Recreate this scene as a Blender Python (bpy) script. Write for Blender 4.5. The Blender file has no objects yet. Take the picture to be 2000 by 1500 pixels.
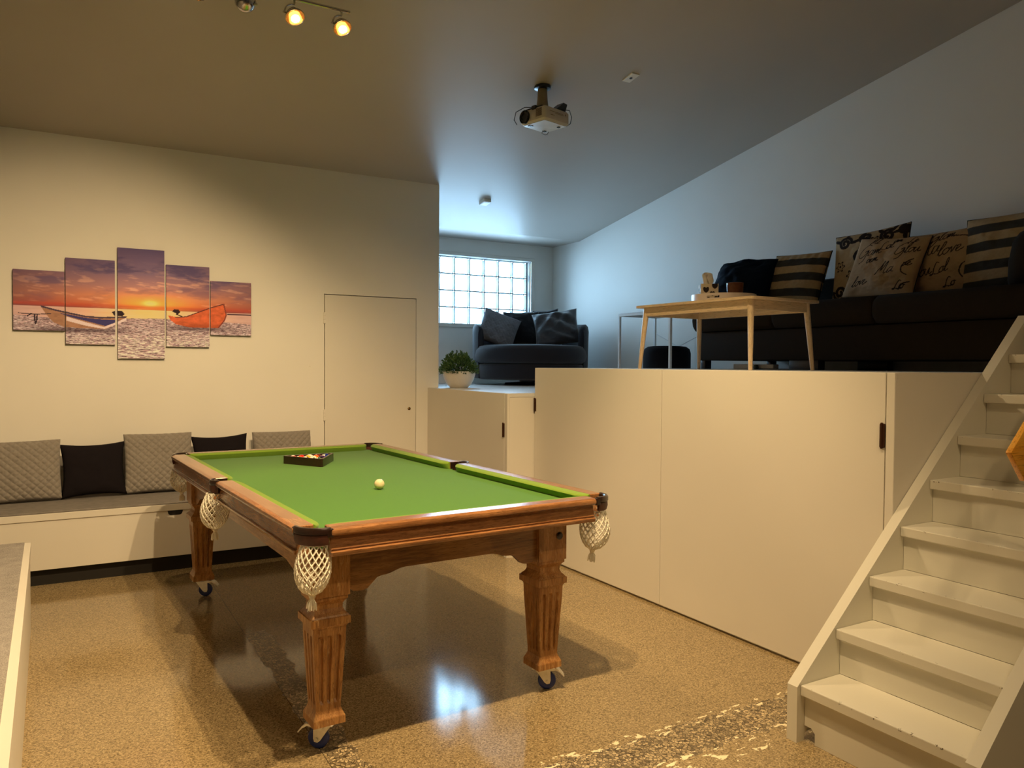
import bpy, bmesh, math, random
import numpy as np
from mathutils import Vector, Matrix, noise as mnoise

S = bpy.context.scene
COL = S.collection
PI = math.pi
random.seed(7)

# ------------------------------------------------------------------ camera
cam = bpy.data.cameras.new('camera')
cam.sensor_fit = 'HORIZONTAL'
cam.sensor_width = 36.0
cam.lens = 36.0 * 1503.3 / 2000.0
cam.clip_start = 0.05
cam_ob = bpy.data.objects.new('camera', cam)
COL.objects.link(cam_ob)
_pitch, _roll, _yaw = 0.0252789, 0.00714175, 0.524568
def _cam_matrix():
    fw = Vector((math.sin(_yaw), math.cos(_yaw), 0)); rt = Vector((math.cos(_yaw), -math.sin(_yaw), 0)); up = Vector((0, 0, 1))
    f2 = math.cos(_pitch) * fw - math.sin(_pitch) * up
    u2 = math.sin(_pitch) * fw + math.cos(_pitch) * up
    r3 = math.cos(_roll) * rt + math.sin(_roll) * u2
    u3 = -math.sin(_roll) * rt + math.cos(_roll) * u2
    return Matrix(((r3.x, u3.x, -f2.x, 0.0), (r3.y, u3.y, -f2.y, 0.0), (r3.z, u3.z, -f2.z, 1.5), (0, 0, 0, 1)))
cam_ob.matrix_world = _cam_matrix()
S.camera = cam_ob

# ------------------------------------------------------------------ world, exposure, lights
SKY_COL = (0.51, 0.71, 0.98)
SKY_STR = 34.0
LAMP_COL = (1.0, 0.70, 0.355)
NEAR_W = 350.0      # each spot of the ceiling bar above the viewer
BACK_W = 85.0     # each spot of the unseen bar added behind the viewer to light the stairs
FAR_W = 82.0        # each spot of the bar in the picture
w = bpy.data.worlds.new('world'); S.world = w
w.use_nodes = True
_bg = w.node_tree.nodes['Background']
_bg.inputs['Color'].default_value = (*SKY_COL, 1)
_bg.inputs['Strength'].default_value = SKY_STR
S.view_settings.view_transform = 'Standard'
S.view_settings.look = 'None'
S.view_settings.gamma = 1.0
S.view_settings.exposure = 0.0
S.view_settings.use_curve_mapping = False
S.cycles.max_bounces = 10
S.cycles.diffuse_bounces = 6
S.cycles.glossy_bounces = 4
S.cycles.transmission_bounces = 6
S.cycles.transparent_max_bounces = 12
S.cycles.caustics_reflective = False
S.cycles.caustics_refractive = False
S.cycles.sample_clamp_indirect = 6.0

def portal(name, loc, sx, sy, rot):
    d = bpy.data.lights.new(name, 'AREA'); d.shape = 'RECTANGLE'; d.size = sx; d.size_y = sy
    d.cycles.is_portal = True
    o = bpy.data.objects.new(name, d); COL.objects.link(o); o.location = loc; o.rotation_euler = rot
    return o
portal('window_portal', (4.245, 8.50, 2.386), 1.70, 0.90, (-PI / 2, 0, 0))

# ------------------------------------------------------------------ materials
def rgb(r, g, b):
    f = lambda c: (c / 255.0) / 12.92 if c / 255.0 <= 0.04045 else ((c / 255.0 + 0.055) / 1.055) ** 2.4
    return (f(r), f(g), f(b))
class MT:
    """small node-tree helper"""
    def __init__(s, name):
        s.m = bpy.data.materials.new(name); s.m.use_nodes = True
        s.t = s.m.node_tree; s.n = s.t.nodes; s.b = s.n['Principled BSDF']; s.out = s.n['Material Output']
    def node(s, typ, **kw):
        n = s.n.new(typ)
        for k, v in kw.items():
            if k.startswith('i_'):
                key = k[2:]
                key = int(key) if key.isdigit() else key.replace('_', ' ')
                n.inputs[key].default_value = v
            else: setattr(n, k, v)
        return n
    def link(s, a, b): s.t.links.new(a, b)
    def set(s, **kw):
        for k, v in kw.items():
            s.b.inputs[k.replace('_', ' ')].default_value = (*v, 1) if isinstance(v, tuple) and len(v) == 3 and 'Color' in k else v
        return s
    def coord(s, kind='Object', scale=(1, 1, 1), rot=(0, 0, 0)):
        tc = s.node('ShaderNodeTexCoord'); mp = s.node('ShaderNodeMapping')
        mp.inputs['Scale'].default_value = scale; mp.inputs['Rotation'].default_value = rot
        s.link(tc.outputs[kind], mp.inputs['Vector']); return mp.outputs['Vector']
    def noise(s, vec, scale=5, detail=4, rough=0.5, dist=0.0):
        n = s.node('ShaderNodeTexNoise'); n.inputs['Scale'].default_value = scale; n.inputs['Detail'].default_value = detail
        n.inputs['Roughness'].default_value = rough; n.inputs['Distortion'].default_value = dist
        s.link(vec, n.inputs['Vector']); return n.outputs['Fac']
    def ramp(s, fac, stops):
        r = s.node('ShaderNodeValToRGB'); e = r.color_ramp.elements
        while len(e) < len(stops): e.new(0.5)
        for k, (p, c) in zip(e, stops): k.position = p; k.color = (*c, 1) if len(c) == 3 else c
        s.link(fac, r.inputs['Fac']); return r.outputs['Color']
    def mix(s, fac, a, b, typ='MIX'):
        n = s.node('ShaderNodeMix', data_type='RGBA', blend_type=typ)
        for v, i in ((fac, 0), (a, 6), (b, 7)):
            if hasattr(v, 'links'): s.link(v, n.inputs[i])
            elif i == 0: n.inputs[0].default_value = v
            else: n.inputs[i].default_value = (*v, 1)
        return n.outputs[2]
    def math(s, op, a, b=0.0, c=None):
        n = s.node('ShaderNodeMath', operation=op)
        for i, v in enumerate((a, b) if c is None else (a, b, c)):
            if hasattr(v, 'links'): s.link(v, n.inputs[i])
            else: n.inputs[i].default_value = v
        return n.outputs[0]
    def bump(s, h, strength=0.2, dist=0.01):
        n = s.node('ShaderNodeBump'); n.inputs['Strength'].default_value = strength; n.inputs['Distance'].default_value = dist
        s.link(h, n.inputs['Height']); s.link(n.outputs['Normal'], s.b.inputs['Normal'])
    def color(s, c): s.link(c, s.b.inputs['Base Color'])
    def rough(s, c): s.link(c, s.b.inputs['Roughness'])

def plain(name, col, rough=0.5, metal=0.0, var=0.06, scale=30, bump=0.0, coat=0.0, spec=0.5):
    """a solid colour with a little tonal noise and fine relief"""
    m = MT(name); m.set(Roughness=rough, Metallic=metal)
    m.b.inputs['Coat Weight'].default_value = coat; m.b.inputs['Specular IOR Level'].default_value = spec
    v = m.coord(); f = m.noise(v, scale, 3)
    lo = tuple(max(0, c * (1 - var)) for c in col); hi = tuple(min(1, c * (1 + var)) for c in col)
    m.color(m.ramp(f, [(0.3, lo), (0.7, hi)]))
    if bump: m.bump(f, bump, 0.004)
    return m.m

def fabric(name, col, scale=900, bump=0.3, rough=0.95, var=0.25, spec=0.2, sheen=0.0):
    m = MT(name); m.set(Roughness=rough); m.b.inputs['Specular IOR Level'].default_value = spec
    m.b.inputs['Sheen Weight'].default_value = sheen
    v = m.coord(); f = m.noise(v, scale, 2, 0.7); g = m.noise(v, scale * 0.06, 4)
    lo = tuple(c * (1 - var) for c in col); hi = tuple(min(1, c * (1 + var)) for c in col)
    c = m.ramp(f, [(0.3, lo), (0.7, hi)])
    m.color(m.mix(0.25, c, m.ramp(g, [(0.3, lo), (0.7, hi)])))
    m.bump(f, bump, 0.003); return m.m

def wood(name, dark, mid, light, axis, scale=1.0, rough=0.35, coat=0.25, wear=None, bump=0.15):
    """grain stretched along one axis, quarter-sawn figure, optional worn edges"""
    m = MT(name); m.set(Roughness=rough); m.b.inputs['Coat Weight'].default_value = coat
    m.b.inputs['Coat Roughness'].default_value = 0.2
    st = [14, 14, 14]; st[axis] = 0.9
    v = m.coord('Object', tuple(s * scale for s in st))
    f = m.noise(v, 6, 8, 0.6, 0.6)
    st2 = [3, 3, 3]; st2[axis] = 0.7
    g = m.noise(m.coord('Object', tuple(s * scale for s in st2)), 2.2, 5, 0.55, 1.6)
    c = m.ramp(f, [(0.28, dark), (0.48, mid), (0.72, light)])
    c = m.mix(0.40, c, m.ramp(g, [(0.35, dark), (0.55, light), (0.62, mid)]))
    st4 = [60, 60, 60]; st4[axis] = 3.0
    pz = m.noise(m.coord('Object', tuple(s * scale for s in st4)), 7, 3, 0.7)
    c = m.mix(m.ramp(pz, [(0.36, (0.75, 0.75, 0.75)), (0.46, (0, 0, 0))]), c, tuple(x * 0.55 for x in dark))
    if wear:
        st3 = [7, 7, 7]; st3[axis] = 1.6
        wv = m.noise(m.coord('Object', tuple(s * scale for s in st3)), 9, 6, 0.75)
        c = m.mix(m.ramp(wv, [(0.56, (0, 0, 0)), (0.68, (0.8, 0.8, 0.8))]), c, wear)
    m.color(c); m.bump(f, bump, 0.002); return m.m

def vcol(name, rough=0.8, bump=0.0, scale=800, spec=0.3):
    """printed surface: colour comes from the mesh's own print attribute"""
    m = MT(name); m.set(Roughness=rough); m.b.inputs['Specular IOR Level'].default_value = spec
    a = m.node('ShaderNodeVertexColor'); a.layer_name = 'print'
    m.color(a.outputs['Color'])
    if bump: m.bump(m.noise(m.coord(), scale, 2), bump, 0.002)
    return m.m

# ------------------------------------------------------------------ mesh helpers
class MB:
    """collects vertices and faces, then links them as ONE mesh object"""
    def __init__(s): s.v = []; s.f = []
    def add(s, vs, fs):
        o = len(s.v); s.v += [tuple(p) for p in vs]; s.f += [tuple(i + o for i in f) for f in fs]; return s
    def box(s, x0, x1, y0, y1, z0, z1, bev=0.0, M=None):
        bm = bmesh.new(); bmesh.ops.create_cube(bm, size=1)
        for v in bm.verts:
            v.co = Vector(((x0 + x1) / 2 + v.co.x * (x1 - x0), (y0 + y1) / 2 + v.co.y * (y1 - y0), (z0 + z1) / 2 + v.co.z * (z1 - z0)))
        if bev: bmesh.ops.bevel(bm, geom=bm.edges[:], offset=bev, segments=2, profile=0.5, affect='EDGES')
        return s.bm(bm, M)
    def bm(s, bm, M=None):
        bm.verts.index_update(); bm.verts.ensure_lookup_table()
        s.add([(M @ v.co) if M else v.co.copy() for v in bm.verts], [[v.index for v in f.verts] for f in bm.faces]); bm.free(); return s
    def loft(s, rings, caps=True, closed=True):
        n = len(rings[0]); o = len(s.v)
        for r in rings: s.v += [tuple(p) for p in r]
        for k in range(len(rings) - 1):
            for i in range(n if closed else n - 1):
                j = (i + 1) % n
                s.f.append((o + k * n + i, o + k * n + j, o + (k + 1) * n + j, o + (k + 1) * n + i))
        if caps:
            s.f.append(tuple(o + i for i in reversed(range(n)))); s.f.append(tuple(o + (len(rings) - 1) * n + i for i in range(n)))
        return s
    def lathe(s, prof, c=(0, 0, 0), n=24, M=None, caps=True):
        rings = []
        for r, z in prof:
            ring = [Vector((c[0] + r * math.cos(2 * PI * i / n), c[1] + r * math.sin(2 * PI * i / n), c[2] + z)) for i in range(n)]
            rings.append([M @ p if M else p for p in ring])
        return s.loft(rings, caps)
    def prism(s, poly, a, b, plane='xy'):
        """polygon in a plane, pushed from a to b along the third axis"""
        def P(p, t): return {'xy': (p[0], p[1], t), 'xz': (p[0], t, p[1]), 'yz': (t, p[0], p[1])}[plane]
        return s.loft([[P(p, a) for p in poly], [P(p, b) for p in poly]])
    def tube(s, pts, r, n=8, caps=True):
        pts = [Vector(p) for p in pts]; rings = []
        for i, p in enumerate(pts):
            d = (pts[min(i + 1, len(pts) - 1)] - pts[max(i - 1, 0)]).normalized()
            a = d.orthogonal().normalized() if i == 0 else (a - a.dot(d) * d).normalized()
            b = d.cross(a); rr = r[i] if isinstance(r, (list, tuple)) else r
            rings.append([p + rr * (math.cos(2 * PI * k / n) * a + math.sin(2 * PI * k / n) * b) for k in range(n)])
        return s.loft(rings, caps)
    def mesh(s, name, smooth=None):
        me = bpy.data.meshes.new(name); me.from_pydata(s.v, [], s.f)
        bm = bmesh.new(); bm.from_mesh(me); bmesh.ops.recalc_face_normals(bm, faces=bm.faces); bm.to_mesh(me); bm.free()
        if smooth is not None:
            me.polygons.foreach_set('use_smooth', [True] * len(me.polygons))
            if smooth < 179: me.set_sharp_from_angle(angle=math.radians(smooth))
        me.update(); return me
    def build(s, name, material, parent=None, smooth=None):
        me = s.mesh(name, smooth); me.materials.append(material)
        o = bpy.data.objects.new(name, me); COL.objects.link(o)
        if parent: o.parent = parent
        return o

def tag(o, label=None, cat=None, group=None, kind=None):
    if label: o['label'] = label
    if cat: o['category'] = cat
    if group: o['group'] = group
    if kind: o['kind'] = kind
    return o
def struct(o, label=None): return tag(o, label, None, None, 'structure')
def thing(name, label, cat, loc=(0, 0, 0), rz=0.0, group=None):
    o = bpy.data.objects.new(name, None); COL.objects.link(o); o.empty_display_size = 0.1
    o.location = loc; o.rotation_euler = (0, 0, rz)
    return tag(o, label, cat, group)
def copy_tree(o, parent=None):
    c = o.copy(); COL.objects.link(c); c.parent = parent
    for ch in o.children: copy_tree(ch, c)
    return c
def arc(cx, cy, r, a0, a1, n): return [(cx + r * math.cos(a0 + (a1 - a0) * i / n), cy + r * math.sin(a0 + (a1 - a0) * i / n)) for i in range(n + 1)]
def lerp(a, b, t): return a + (b - a) * t
def rrect(x0, x1, y0, y1, r, n=4):
    return (arc(x1 - r, y1 - r, r, 0, PI / 2, n) + arc(x0 + r, y1 - r, r, PI / 2, PI, n) +
            arc(x0 + r, y0 + r, r, PI, 1.5 * PI, n) + arc(x1 - r, y0 + r, r, 1.5 * PI, 2 * PI, n))
# ------------------------------------------------------------------ the room
def wall_mat(name, col, rough=0.62):
    m = MT(name); m.set(Roughness=rough); m.b.inputs['Specular IOR Level'].default_value = 0.35
    v = m.coord('Object'); f = m.noise(v, 160, 3); g = m.noise(v, 1.2, 3)
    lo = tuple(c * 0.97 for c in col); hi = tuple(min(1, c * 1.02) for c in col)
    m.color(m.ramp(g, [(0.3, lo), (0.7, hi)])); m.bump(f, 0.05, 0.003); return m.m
WALL = wall_mat('wall_paint', (0.81, 0.79, 0.745))
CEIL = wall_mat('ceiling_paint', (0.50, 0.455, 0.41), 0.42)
JOIN = wall_mat('joinery_paint', (0.76, 0.73, 0.67))
STAIRP = wall_mat('stair_paint', (0.74, 0.72, 0.64))
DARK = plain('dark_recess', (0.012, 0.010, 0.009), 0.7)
BRONZE = plain('bronze_metal', rgb(72, 44, 30), 0.4, 0.6)

def floor_material():
    m = MT('polished_concrete')
    v = m.coord('Object'); sep = m.node('ShaderNodeSeparateXYZ'); m.link(v, sep.inputs[0])
    big = m.noise(v, 1.6, 4, 0.6); fine = m.noise(v, 230, 2, 0.8); mid = m.noise(v, 110, 4, 0.8)
    c = m.ramp(big, [(0.3, (0.215, 0.165, 0.095)), (0.55, (0.29, 0.23, 0.138)), (0.75, (0.34, 0.275, 0.17))])
    c = m.mix(0.75, c, m.ramp(mid, [(0.40, (0.09, 0.07, 0.042)), (0.5, (0.31, 0.25, 0.16)), (0.60, (0.50, 0.42, 0.29))]))
    va = m.node('ShaderNodeTexVoronoi', feature='F1'); va.inputs['Scale'].default_value = 175; m.link(v, va.inputs['Vector'])
    vs = m.node('ShaderNodeSeparateColor'); m.link(va.outputs['Color'], vs.inputs[0])
    c = m.mix(0.5, c, m.ramp(vs.outputs[0], [(0.0, (0.05, 0.038, 0.02)), (0.16, (0.10, 0.075, 0.042)), (0.34, (0.27, 0.21, 0.125)), (0.8, (0.36, 0.29, 0.18)), (1.0, (0.56, 0.47, 0.31))]))
    c = m.mix(m.ramp(fine, [(0.36, (0.8, 0.8, 0.8)), (0.44, (0, 0, 0))]), c, (0.07, 0.055, 0.04))
    # two trenches refilled with exposed aggregate
    wob = m.noise(v, 9, 3); wy = m.math('MULTIPLY_ADD', wob, 0.08, -0.04)
    y = m.math('ADD', sep.outputs['Y'], wy); x = m.math('ADD', sep.outputs['X'], wy)
    def band(t, c0, hw):
        d = m.math('ABSOLUTE', m.math('SUBTRACT', t, c0)); return m.math('LESS_THAN', d, hw), d
    b1, d1 = band(y, 2.285, 0.105)
    b2, d2 = band(x, 0.905, 0.062)
    b2 = m.math('MULTIPLY', b2, m.math('LESS_THAN', sep.outputs['Y'], 4.4))
    vor = m.node('ShaderNodeTexVoronoi', feature='DISTANCE_TO_EDGE'); vor.inputs['Scale'].default_value = 74
    m.link(v, vor.inputs['Vector'])
    vc = m.node('ShaderNodeTexVoronoi', feature='F1'); vc.inputs['Scale'].default_value = 74; m.link(v, vc.inputs['Vector'])
    bw = m.node('ShaderNodeSeparateColor'); m.link(vc.outputs['Color'], bw.inputs[0])
    stone = m.ramp(bw.outputs[0], [(0.0, (0.12, 0.10, 0.07)), (0.25, (0.24, 0.20, 0.14)), (0.6, (0.40, 0.335, 0.23)), (1.0, (0.56, 0.48, 0.34))])
    peb = m.mix(m.ramp(vor.outputs['Distance'], [(0.03, (1, 1, 1)), (0.11, (0, 0, 0))]), stone, (0.055, 0.042, 0.025))
    bandf = m.math('MAXIMUM', b1, b2)
    c = m.mix(bandf, c, peb)
    # white paint left along the edges of the trench by the stairs
    edge = m.math('LESS_THAN', m.math('ABSOLUTE', m.math('SUBTRACT', d1, 0.108)), 0.030)
    sp = m.noise(m.coord('Object', (1.0, 1.9, 1)), 17, 3, 0.6, 0.4)
    pf = m.math('MULTIPLY', m.math('GREATER_THAN', sp, 0.585), edge)
    e2 = m.math('MULTIPLY', m.math('LESS_THAN', m.math('ABSOLUTE', m.math('SUBTRACT', y, 2.145)), 0.085), m.math('GREATER_THAN', sp, 0.63))
    pf = m.math('MULTIPLY', m.math('MAXIMUM', pf, e2), m.math('GREATER_THAN', sep.outputs['X'], 1.5))
    c = m.mix(pf, c, (0.80, 0.76, 0.62))
    # saw cuts
    cut = m.math('LESS_THAN', m.math('ABSOLUTE', m.math('SUBTRACT', sep.outputs['X'], 0.842)), 0.002)
    cut = m.math('MULTIPLY', cut, 1.0)
    c = m.mix(m.math('MULTIPLY', cut, 0.7), c, (0.04, 0.03, 0.02))
    c = m.mix(1.0, c, (1.18, 1.10, 0.94), 'MULTIPLY')
    m.color(c)
    r = m.math('ADD', m.math('MULTIPLY', big, 0.11), m.math('MULTIPLY_ADD', mid, 0.06, 0.02))
    r = m.math('ADD', r, m.math('MULTIPLY', bandf, 0.22)); m.rough(r)
    m.b.inputs['Specular IOR Level'].default_value = 0.5
    h = m.math('ADD', m.math('MULTIPLY', fine, 0.15), m.math('MULTIPLY', m.math('MULTIPLY', vor.outputs['Distance'], bandf), 6.0))
    m.bump(h, 0.035, 0.004)
    return m.m
FLOOR = floor_material()
XR, YW, YB, XE, XL, YF = 5.39, 8.29, 6.664, 3.05, -0.72, -2.2   # right wall, window wall, picture wall, its end, left wall, wall behind the viewer
SL = 0.1793
def zc(y): return 2.998 + SL * (7.70 - y) if y < 7.70 else 2.998
struct(MB().box(XL - .2, XR + .2, YF - .2, YW + .2, -0.12, 0.0).build('floor', FLOOR))
# sloping ceiling, level strip over the window
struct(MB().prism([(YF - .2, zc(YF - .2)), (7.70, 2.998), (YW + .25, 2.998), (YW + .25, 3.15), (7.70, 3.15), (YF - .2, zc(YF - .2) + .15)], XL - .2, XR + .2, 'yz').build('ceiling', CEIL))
GREYW = wall_mat('low_bounce_grey', (0.20, 0.185, 0.165))  # invented dark grey for the unseen walls, lowers bounced light
def sidewall(name, xa, xb, ya, yb, mt=WALL):
    return struct(MB().prism([(ya, -0.05)] + [(yb, -0.05), (yb, zc(yb) + .02)] + ([(7.70, zc(7.7) + .02)] if ya < 7.7 < yb else []) + [(ya, zc(ya) + .02)], xa, xb, 'yz').build(name, mt))
sidewall('wall_right', XR, XR + .15, YF - .1, YW + .25)
sidewall('wall_left', XL - .15, XL, YF - .1, YB + .1, GREYW)
struct(MB().box(XL - .1, XR + .1, YF - .15, YF, -0.05, zc(YF) + .05).build('wall_front', GREYW))
# picture wall with the hatch opening
DX0, DX1, DZ1 = 1.953, 2.822, 2.107
b = MB()
b.box(XL - .1, DX0, YB, YB + .14, -0.05, zc(YB)); b.box(DX1, XE, YB, YB + .14, -0.05, zc(YB)); b.box(DX0, DX1, YB, YB + .14, DZ1, zc(YB)); b.box(DX0, DX1, YB + .05, YB + .14, -0.05, DZ1)
struct(b.build('wall_back', WALL))
struct(MB().prism([(YB + .14, 1.2), (YW + .25, 1.2), (YW + .25, 3.0), (7.70, 3.0), (YB + .14, zc(YB + .14))], XE - .14, XE, 'yz').build('wall_recess', WALL))
door = MB().box(DX0 + .006, DX1 - .006, YB - .004, YB + .034, 0.02, DZ1 - .007, .002).build('door_1', JOIN)
struct(door, 'flush painted hatch door low in the picture wall')
for z in (1.896, 1.044):
    h = MB().box(DX0 - .008, DX0 + .012, YB - .008, YB + .01, z - .05, z + .05, .003)
    for k in range(3): h.box(DX0 - .009, DX0 + .013, YB - .010, YB - .002, z - .048 + k * .034, z - .048 + k * .034 + .028, .002)
    h.build('hinge', JOIN, door)
MB().lathe([(0, 0), (.014, 0), (.014, .006), (.008, .010), (0, .010)], (0, 0, 0), 16, Matrix.Translation((2.751, YB - .003, 1.084)) @ Matrix.Rotation(PI / 2, 4, 'X')).build('lock', plain('brass_lock', rgb(120, 96, 60), .35, .9), door, 40)
MB().lathe([(0, 0), (.006, 0), (.006, .004), (0, .005)], (0, 0, 0), 10, Matrix.Translation((1.83, YB, 1.474)) @ Matrix.Rotation(PI / 2, 4, 'X')).build('wall_plug', JOIN, bpy.data.objects['wall_back'])
# window wall with the glass-brick opening
WX0, WX1, WZ0, WZ1 = 3.435, 5.055, 1.985, 2.79
b = MB()
b.box(XE - .14, WX0, YW, YW + .2, -0.05, 3.0); b.box(WX1, XR + .1, YW, YW + .2, -0.05, 3.0); b.box(WX0, WX1, YW, YW + .2, -0.05, WZ0); b.box(WX0, WX1, YW, YW + .2, WZ1, 3.0)
struct(b.build('wall_window', WALL))
win = MB()
for (x0, x1, z0, z1) in ((WX0 - .05, WX1 + .05, WZ1, WZ1 + .04), (WX0 - .05, WX0, WZ0, WZ1), (WX1, WX1 + .05, WZ0, WZ1), (WX0 - .05, WX1 + .06, WZ0 - .045, WZ0)):
    win.box(x0, x1, YW - .018, YW + .03, z0, z1, .004)
win = struct(win.build('window_1', JOIN), 'glass brick window in a white frame')
def glass_mat():
    m = MT('glass_brick'); n = m.n; n.remove(m.b)
    tr = m.node('ShaderNodeBsdfTransparent'); tr.inputs['Color'].default_value = (0.86, 0.95, 0.95, 1)
    gl = m.node('ShaderNodeBsdfGlossy'); gl.inputs['Roughness'].default_value = 0.08
    tl = m.node('ShaderNodeBsdfTranslucent'); tl.inputs['Color'].default_value = (0.9, 0.97, 1, 1)
    f = m.node('ShaderNodeFresnel'); f.inputs['IOR'].default_value = 1.45
    bp = m.node('ShaderNodeBump'); bp.inputs['Strength'].default_value = 0.4; bp.inputs['Distance'].default_value = 0.01
    m.link(m.noise(m.coord(), 22, 3), bp.inputs['Height']); m.link(bp.outputs['Normal'], gl.inputs['Normal'])
    a = m.node('ShaderNodeMixShader'); a.inputs[0].default_value = 0.12; m.link(tr.outputs[0], a.inputs[1]); m.link(tl.outputs[0], a.inputs[2])
    c = m.node('ShaderNodeMixShader'); m.link(f.outputs[0], c.inputs[0]); m.link(a.outputs[0], c.inputs[1]); m.link(gl.outputs[0], c.inputs[2])
    m.link(c.outputs[0], m.out.inputs['Surface']); return m.m
GLASS = glass_mat()
brick_me = MB().box(-.0955, .0955, -.035, .035, -.0955, .0955, .012).mesh('glass_brick', 40); brick_me.materials.append(GLASS)
for i in range(8):
    for j in range(4):
        o = bpy.data.objects.new('glass_brick', brick_me); COL.objects.link(o); o.parent = win
        o.location = (WX0 + .01 + .2 * (i + .5), YW + .115, WZ0 + .0025 + .2 * (j + .5))
mo = MB()
for i in range(9): mo.box(WX0 + .01 + .2 * i - .006, WX0 + .01 + .2 * i + .006, YW + .085, YW + .145, WZ0, WZ1)
for j in range(5): mo.box(WX0, WX1, YW + .086, YW + .144, WZ0 + .0025 + .2 * j - .006, WZ0 + .0025 + .2 * j + .006)
mo.build('mortar_grid', plain('mortar', (0.34, 0.38, 0.39), .8), win)
# raised platforms
PX, PZ, PY0, PY1, LX, LZ = 3.18, 1.476, 2.102, 5.14, 2.938, 1.277
PLAT = plain('platform_paint', (0.74, 0.74, 0.72), .3, 0, .04, 3)
struct(MB().box(PX + .0185, XR, PY0 + .012, PY1, PZ - .03, PZ).build('floor_platform', PLAT), 'painted upper platform floor')
struct(MB().box(LX + .0185, XR, PY1 + .004, YW, LZ - .03, LZ).build('floor_landing', PLAT), 'painted lower platform floor under the window')
struct(MB().box(PX + .02, XR, PY0, PY1, -.02, PZ - .032).box(PX + .02, XR, PY0, PY0 + .0115, PZ - .032, PZ - .0005).build('wall_platform', JOIN), 'painted front of the upper platform')
struct(MB().box(LX + .02, XR, PY1 + .004, YW, -.02, LZ - .032).build('wall_landing', JOIN), 'painted front of the lower platform')
def cupboard(name, x, y0, y1, z1, label, hinges):
    d = struct(MB().box(x, x + .018, y0 + .0015, y1 - .0015, .014, z1, .002).build(name, JOIN), label)
    for (y, z, hh) in hinges:
        hb = MB().box(x - .010, x + .004, y - .012, y + .012, z - hh, z + hh, .005)
        hb.box(x - .014, x - .004, y - .005, y + .005, z - hh - .004, z + hh + .004, .003)
        hb.build('hinge', BRONZE, d)
    return d
cupboard('door_2', PX, 3.650, PY1 - .002, PZ - .0005, 'far cupboard door in the upper platform front', [(5.128, 1.186, .051)])
cupboard('door_3', PX, 2.147, 3.648, PZ - .0005, 'wide near cupboard door in the upper platform front', [(2.158, 1.192, .055)])
cupboard('door_4', LX, 5.192, YB - .003, LZ - .0005, 'cupboard door in the lower platform front', [(5.20, .992, .053)])
struct(MB().box(PX - .002, PX + .018, PY0, 2.142, .0, PZ - .0008, .002).box(PX + .0, PX + .03, PY0 - .001, PY0 + .004, 0, PZ - .031).build('trim_1', JOIN), 'vertical trim at the platform corner')
struct(MB().box(LX - .001, LX + .02, PY1 + .004, 5.188, 0, LZ - .0008, .002).build('trim_2', JOIN), 'vertical trim at the lower platform corner')

# ------------------------------------------------------------------ stairs
NS, RISE, RUN, X0, Z0 = 10, .191, .210, 2.525, .230
st = thing('staircase', 'cream painted wooden staircase climbing beside the platform', 'staircase', (X0, 1.72, 0))
off = Vector((X0, 1.72, 0))
def rel(b, o): b.v = [(p[0] - o[0], p[1] - o[1], p[2] - o[2]) for p in b.v]; return b
CHIP = MT('stair_tread_paint'); CHIP.set(Roughness=.45)
_v = CHIP.coord('Object'); _n = CHIP.noise(_v, 38, 5, .7)
_s = CHIP.node('ShaderNodeSeparateXYZ'); CHIP.link(CHIP.coord('Generated'), _s.inputs[0])
_e = CHIP.math('MULTIPLY', CHIP.math('LESS_THAN', _s.outputs['X'], .045), CHIP.math('GREATER_THAN', _s.outputs['Z'], .8))
_c = CHIP.mix(CHIP.math('MULTIPLY', _e, CHIP.math('GREATER_THAN', _n, .63)), (0.74, 0.72, 0.64), (0.10, 0.075, 0.045))
CHIP.color(_c); CHIP.bump(CHIP.noise(_v, 60, 3), .08, .003)
for k in range(NS):
    x, z = X0 + RUN * k, Z0 + RISE * k
    rel(MB().box(x, x + RUN + .03, 1.391, 2.049, z - .042, z, .004), off).build('tread', CHIP.m, st)
    zb = 0.0 if k == 0 else z - RISE
    r = MB()
    if k == 0: r.prism([(1.391, .001), (2.000, .001), (2.000, .045), (2.018, .062), (2.049, .062), (2.049, z - .043), (1.391, z - .043)], x + .028, x + .046, 'yz')
    else: r.box(x + .028, x + .046, 1.391, 2.049, zb + .001, z - .043)
    rel(r, off).build('riser', STAIRP, st)
xe = 4.62
zt = 1.765
for (y0, y1, zb) in ((2.0505, 2.099, .036), (1.342, 1.3895, .0)):
    poly = [(2.508, .0), (2.508, .224), (2.508 + (zt - .224) / .9093 * .9828, zt), (xe, zt), (xe, zt - .30), (4.21, zt - .30), (2.86, .155), (2.60, zb), (2.56, zb), (2.55, 0)]
    rel(MB().prism(poly, y0, y1, 'xz'), off).build('stringer', STAIRP, st)
# wooden hand rail to the right of the stairs
hr = thing('handrail', 'glossy orange wooden handrail with a square cut end beside the stairs', 'handrail', (2.604, 1.33, 1.23))
ORANGE = wood('orange_timber', rgb(240, 150, 40), rgb(252, 178, 60), rgb(255, 200, 90), 0, .5, .3, .4)
a = math.atan2(.191, .210)
Mh = Matrix.Rotation(-a, 4, 'Y')
MB().box(0, 2.3, -.010, .010, -.135, 0, .004, Mh).build('rail', ORANGE, hr, 40)
for t in (.62, 1.75):
    p = Vector((t * math.cos(a), 0, t * math.sin(a))); q = MB()
    ztop = p.z - .10; zs = .9093 * (2.604 + p.x - 2.508) / .9828 + .21 - 1.23
    q.box(p.x - .03, p.x + .03, .0095, .052, zs - .04, ztop, .004)
    q.build('post', STAIRP, hr)
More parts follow.
